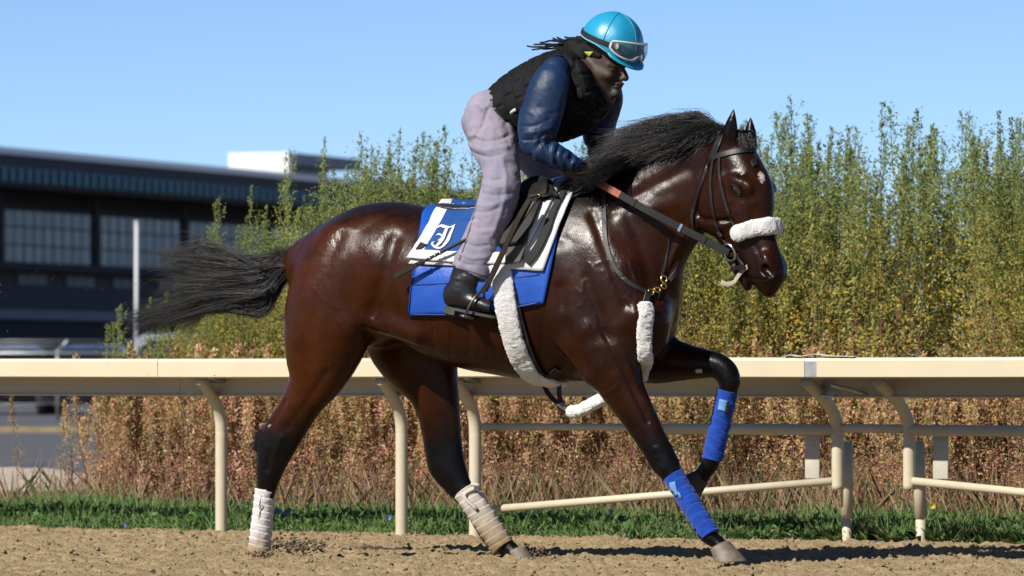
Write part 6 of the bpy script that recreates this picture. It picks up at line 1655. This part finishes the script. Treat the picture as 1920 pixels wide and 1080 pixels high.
# parked cars, nose towards the track
GLASS = simple_mat('car_glass', (.012, .016, .022), rough=.06, vary=.1, spec=.8)
TYRE = simple_mat('tyre', (.012, .012, .012), rough=.85); RIM = simple_mat('wheel_rim', (.45, .45, .47), rough=.35, metal=.9); LAMP = simple_mat('headlamp', (.6, .62, .65), rough=.12, vary=.1, spec=.8)
def car(px, d, col, label, suv=False, yaw=0.0):
    e = tag(empty('parked_car', at_far(px, d, -.03), yaw), label, 'car', None)
    PAINT = simple_mat('car_paint', col, rough=.22, vary=.06, coat=1.0, spec=.6)
    H = 1.72 if suv else 1.45; W = .92
    # body: cross-sections along the length (y from nose to tail): bonnet, cabin, boot
    secs = [(-2.2, .40, .62, .70), (-2.12, .30, .80, .80), (-1.7, .24, .92, .87), (-1.0, .22, 1.0 if suv else .96, .90), (-.2, .22, 1.02, W), (1.0, .22, 1.04, W), (1.9, .26, 1.02, .88), (2.2, .38, .90, .76)]
    rs = []
    for y, z0, z1, w in secs: rs.append([np.array(p) for p in ((-w * .92, y, z0), (-w, y, z0 + .15), (-w, y, z1 - .22), (-w * .93, y, z1 - .05), (-w * .6, y, z1), (w * .6, y, z1), (w * .93, y, z1 - .05), (w, y, z1 - .22), (w, y, z0 + .15), (w * .92, y, z0))])
    V, Fc = loft_rings(rs); link_mesh('body', V, Fc, PAINT, e)
    cs = [(-1.05, .92, .80), (-.45, H - .10, .64), (-.15, H - .02, .62), (.5, H, .62), (1.2, H - .05, .60), (1.55 if not suv else 1.9, H - .14, .58), (2.0, .98, .74)]
    rs = []
    for y, z1, w in cs: rs.append([np.array(p) for p in ((-.86, y, .9), (-w - .05, y, z1 - .10), (-w + .05, y, z1), (w - .05, y, z1), (w + .05, y, z1 - .10), (.86, y, .9))])
    V, Fc = loft_rings(rs); link_mesh('cabin', V, Fc, PAINT, e)
    def quad(pts, name, mat, par=e): 
        P_ = np.array(pts, float); nn = unit(np.cross(P_[1] - P_[0], P_[3] - P_[0])); V = np.vstack([P_ + nn * .012, P_ - nn * .012]); return link_mesh(name, V, [(0, 1, 2, 3), (7, 6, 5, 4), (0, 4, 5, 1), (1, 5, 6, 2), (2, 6, 7, 3), (3, 7, 4, 0)], mat, par, smooth=False)
    quad([(-.74, -1.04, .99), (.74, -1.04, .99), (.57, -.50, H - .13), (-.57, -.50, H - .13)], 'windscreen', GLASS)
    for s in (-1, 1):
        quad([(s * .865, -.75, .98), (s * .865, 1.5, .98), (s * .70, 1.2, H - .16), (s * .70, -.35, H - .16)], 'side_window', GLASS)
        quad([(s * .48, -2.19, .60), (s * .76, -2.14, .62), (s * .76, -2.10, .74), (s * .48, -2.15, .74)], 'headlight', LAMP)
        V, Fc = box_mesh((s * .94 - .05, -.75, .95), (s * .94 + .09 * s + .05, -.62, 1.07), .02); link_mesh('mirror', V, Fc, PAINT, e)
        for y in (-1.4, 1.35):
            V, Fc = tube_mesh([(s * .72, y, .32), (s * .93, y, .32)], .32, 22); w_ = link_mesh('wheel', V, Fc, TYRE, e); V, Fc = tube_mesh([(s * .92, y, .32), (s * .945, y, .32)], .20, 16); link_mesh('rim', V, Fc, RIM, w_)
    quad([(-.42, -2.215, .52), (.42, -2.215, .52), (.42, -2.20, .70), (-.42, -2.20, .70)], 'grille', TYRE)
    return e
car(20, 112, (.010, .013, .020), 'black saloon parked beside the gravel heap end of the car park', False, .10)
car(172, 110, (.018, .022, .032), 'dark blue saloon parked behind the slanted fence post', False, -.05)
car(318, 113, (.55, .56, .58), 'silver car parked behind the white pole, half hidden by weeds', True, .03)
car(-150, 112, (.45, .46, .48), 'silver estate car parked beside the black saloon', True, .0)

# grandstand: long dark frontage running away from the camera
GA = pixel_world(0, 706, 260.0); GB = pixel_world(480, 706, 289.7); gd = unit((GB - GA) * [1, 1, 0]); gn = np.array([gd[1], -gd[0], 0])     # gn faces the course
gs = tag(empty('grandstand', (GA[0], GA[1], 0), math.atan2(gd[1], gd[0])), 'long dark grandstand with a teal canopy, gridded windows and a white roof edge', 'grandstand')
# local x runs along the frontage, local -y faces the course
CONC = simple_mat('navy_cladding', (.030, .036, .060), rough=.7, vary=.15, scale=.3); DARKW = simple_mat('dark_interior', (.014, .018, .028), rough=.8, vary=.2, scale=.2)
TEAL = simple_mat('teal_canopy_metal', (.045, .155, .205), rough=.5, vary=.12, scale=.4); WROOF = simple_mat('white_roof_edge', (1.3, 1.3, 1.3), rough=.6, vary=.05); PANE = simple_mat('stand_window_glass', (.060, .108, .160), rough=.3, vary=.25, scale=.25, spec=.6); PALEP = simple_mat('pale_spandrel', (.11, .16, .21), rough=.5, vary=.3, scale=.3)
X0, X1 = -60, 95
def gbox(name, lo, hi, mat, par=gs, bev=0.0): V, Fc = box_mesh(lo, hi, bev); return link_mesh(name, V, Fc, mat, par, smooth=False)
gbox('back_wall', (X0, 1.5, 0), (X1, 16, 10.4), DARKW)
gbox('roof_edge', (X0, -3.2, 11.46), (X1, 16, 11.78), WROOF); gbox('fascia', (X0, -3.0, 10.86), (X1, 16, 11.46), CONC)
cn = gbox('canopy', (X0, -3.1, 10.12), (X1, -2.6, 10.86), TEAL)
RIBM = simple_mat('canopy_rib', (.20, .40, .46), rough=.5); V, Fc = box_mesh((-.14, -.22, 0), (.14, 0, .66), .05); rib0 = None
for k in range(118):
    x = -20 + k * .92
    if rib0 is None: rib0 = link_mesh('rib', V, Fc, RIBM, cn, smooth=False, loc=(x, -3.1, 10.15))
    else: q = rib0.copy(); COL.objects.link(q); q.parent = cn; q.location = (x, -3.1, 10.15)
gbox('soffit', (X0, -2.6, 9.95), (X1, 1.5, 10.12), CONC)
gbox('floor_slab', (X0, -1.2, 6.0), (X1, 1.5, 6.40), DARKW); gbox('balcony_band', (X0, -2.4, 3.55), (X1, -2.0, 4.02), simple_mat('grey_blue_band', (.13, .17, .24), rough=.6, vary=.15, scale=.3)); gbox('lower_wall', (X0, -1.8, 0), (X1, 1.5, 3.55), DARKW)
gbox('spandrel', (X0, .2, 4.02), (X1, 1.5, 6.0), CONC)
win = gbox('window_frame', (X0, .9, 6.40), (X1, 1.45, 9.4), DARKW)
pane0 = None; r = np.random.default_rng(5)
for k in range(66):
    x = -14 + k * 1.12
    if k % 10 == 4: gbox('column', (x - .30, .80, 4.02), (x + .30, .89, 9.95), DARKW); continue
    for q_, (z0, z1) in enumerate(((6.45, 7.30), (7.38, 8.22), (8.30, 9.05))):
        if pane0 is None:
            V, Fc = box_mesh((-.48, -.02, 0), (.48, .0, 1.0)); pane0 = link_mesh('pane', V, Fc, PANE, win, smooth=False); p = pane0
        else: p = pane0.copy(); COL.objects.link(p); p.parent = win
        p.location = (x, .88, z0); p.scale = (1, 1, (z1 - z0)); p.rotation_euler = (r.normal() * .008, 0, r.normal() * .02)
    if k % 5 in (0, 1, 2): gbox('pale_panel', (x - .52, .12, 5.35), (x + .52, .19, 5.85), PALEP)
# rooftop box
def loc_x(px, d): 
    w = pixel_world(px, 706, d); return ((w - GA) * [1, 1, 0]) @ gd, -((w - GA) * [1, 1, 0]) @ gn
gb = empty('rooftop_box', (0, 0, 0)); gb.parent = gs
# find where the corner at pixel 541 meets the roof front line
xc = 30.0
for it in range(40):
    w = GA + gd * xc + gn * 1.5; d_ = w[1] + CAM_D; xc += (541 - (960 + F_PX * w[0] / d_)) / 16.0
dc = (GA + gd * xc + gn * 1.5)[1] + CAM_D; zt, zb_ = z_far(286, dc), z_far(308, dc)
gbox('end_wall', (xc, -1.5, 11.76), (xc + .5, 2.1, zt + .03), simple_mat('white_render', (.74, .76, .78), rough=.7, vary=.06, scale=.5), gb); gbox('slab', (xc + .5, -1.7, zb_), (xc + 10, 2.1, zt), simple_mat('slab_shade_grey', (.16, .20, .27), rough=.7, vary=.1, scale=.5), gb); gbox('cabin', (xc + .52, -.5, 11.76), (xc + 8, 2.0, zb_ - .01), simple_mat('dark_cabin', (.05, .07, .10), rough=.4, vary=.3, scale=.6), gb)  # slab's dark grey paints in the shade on that side of the box
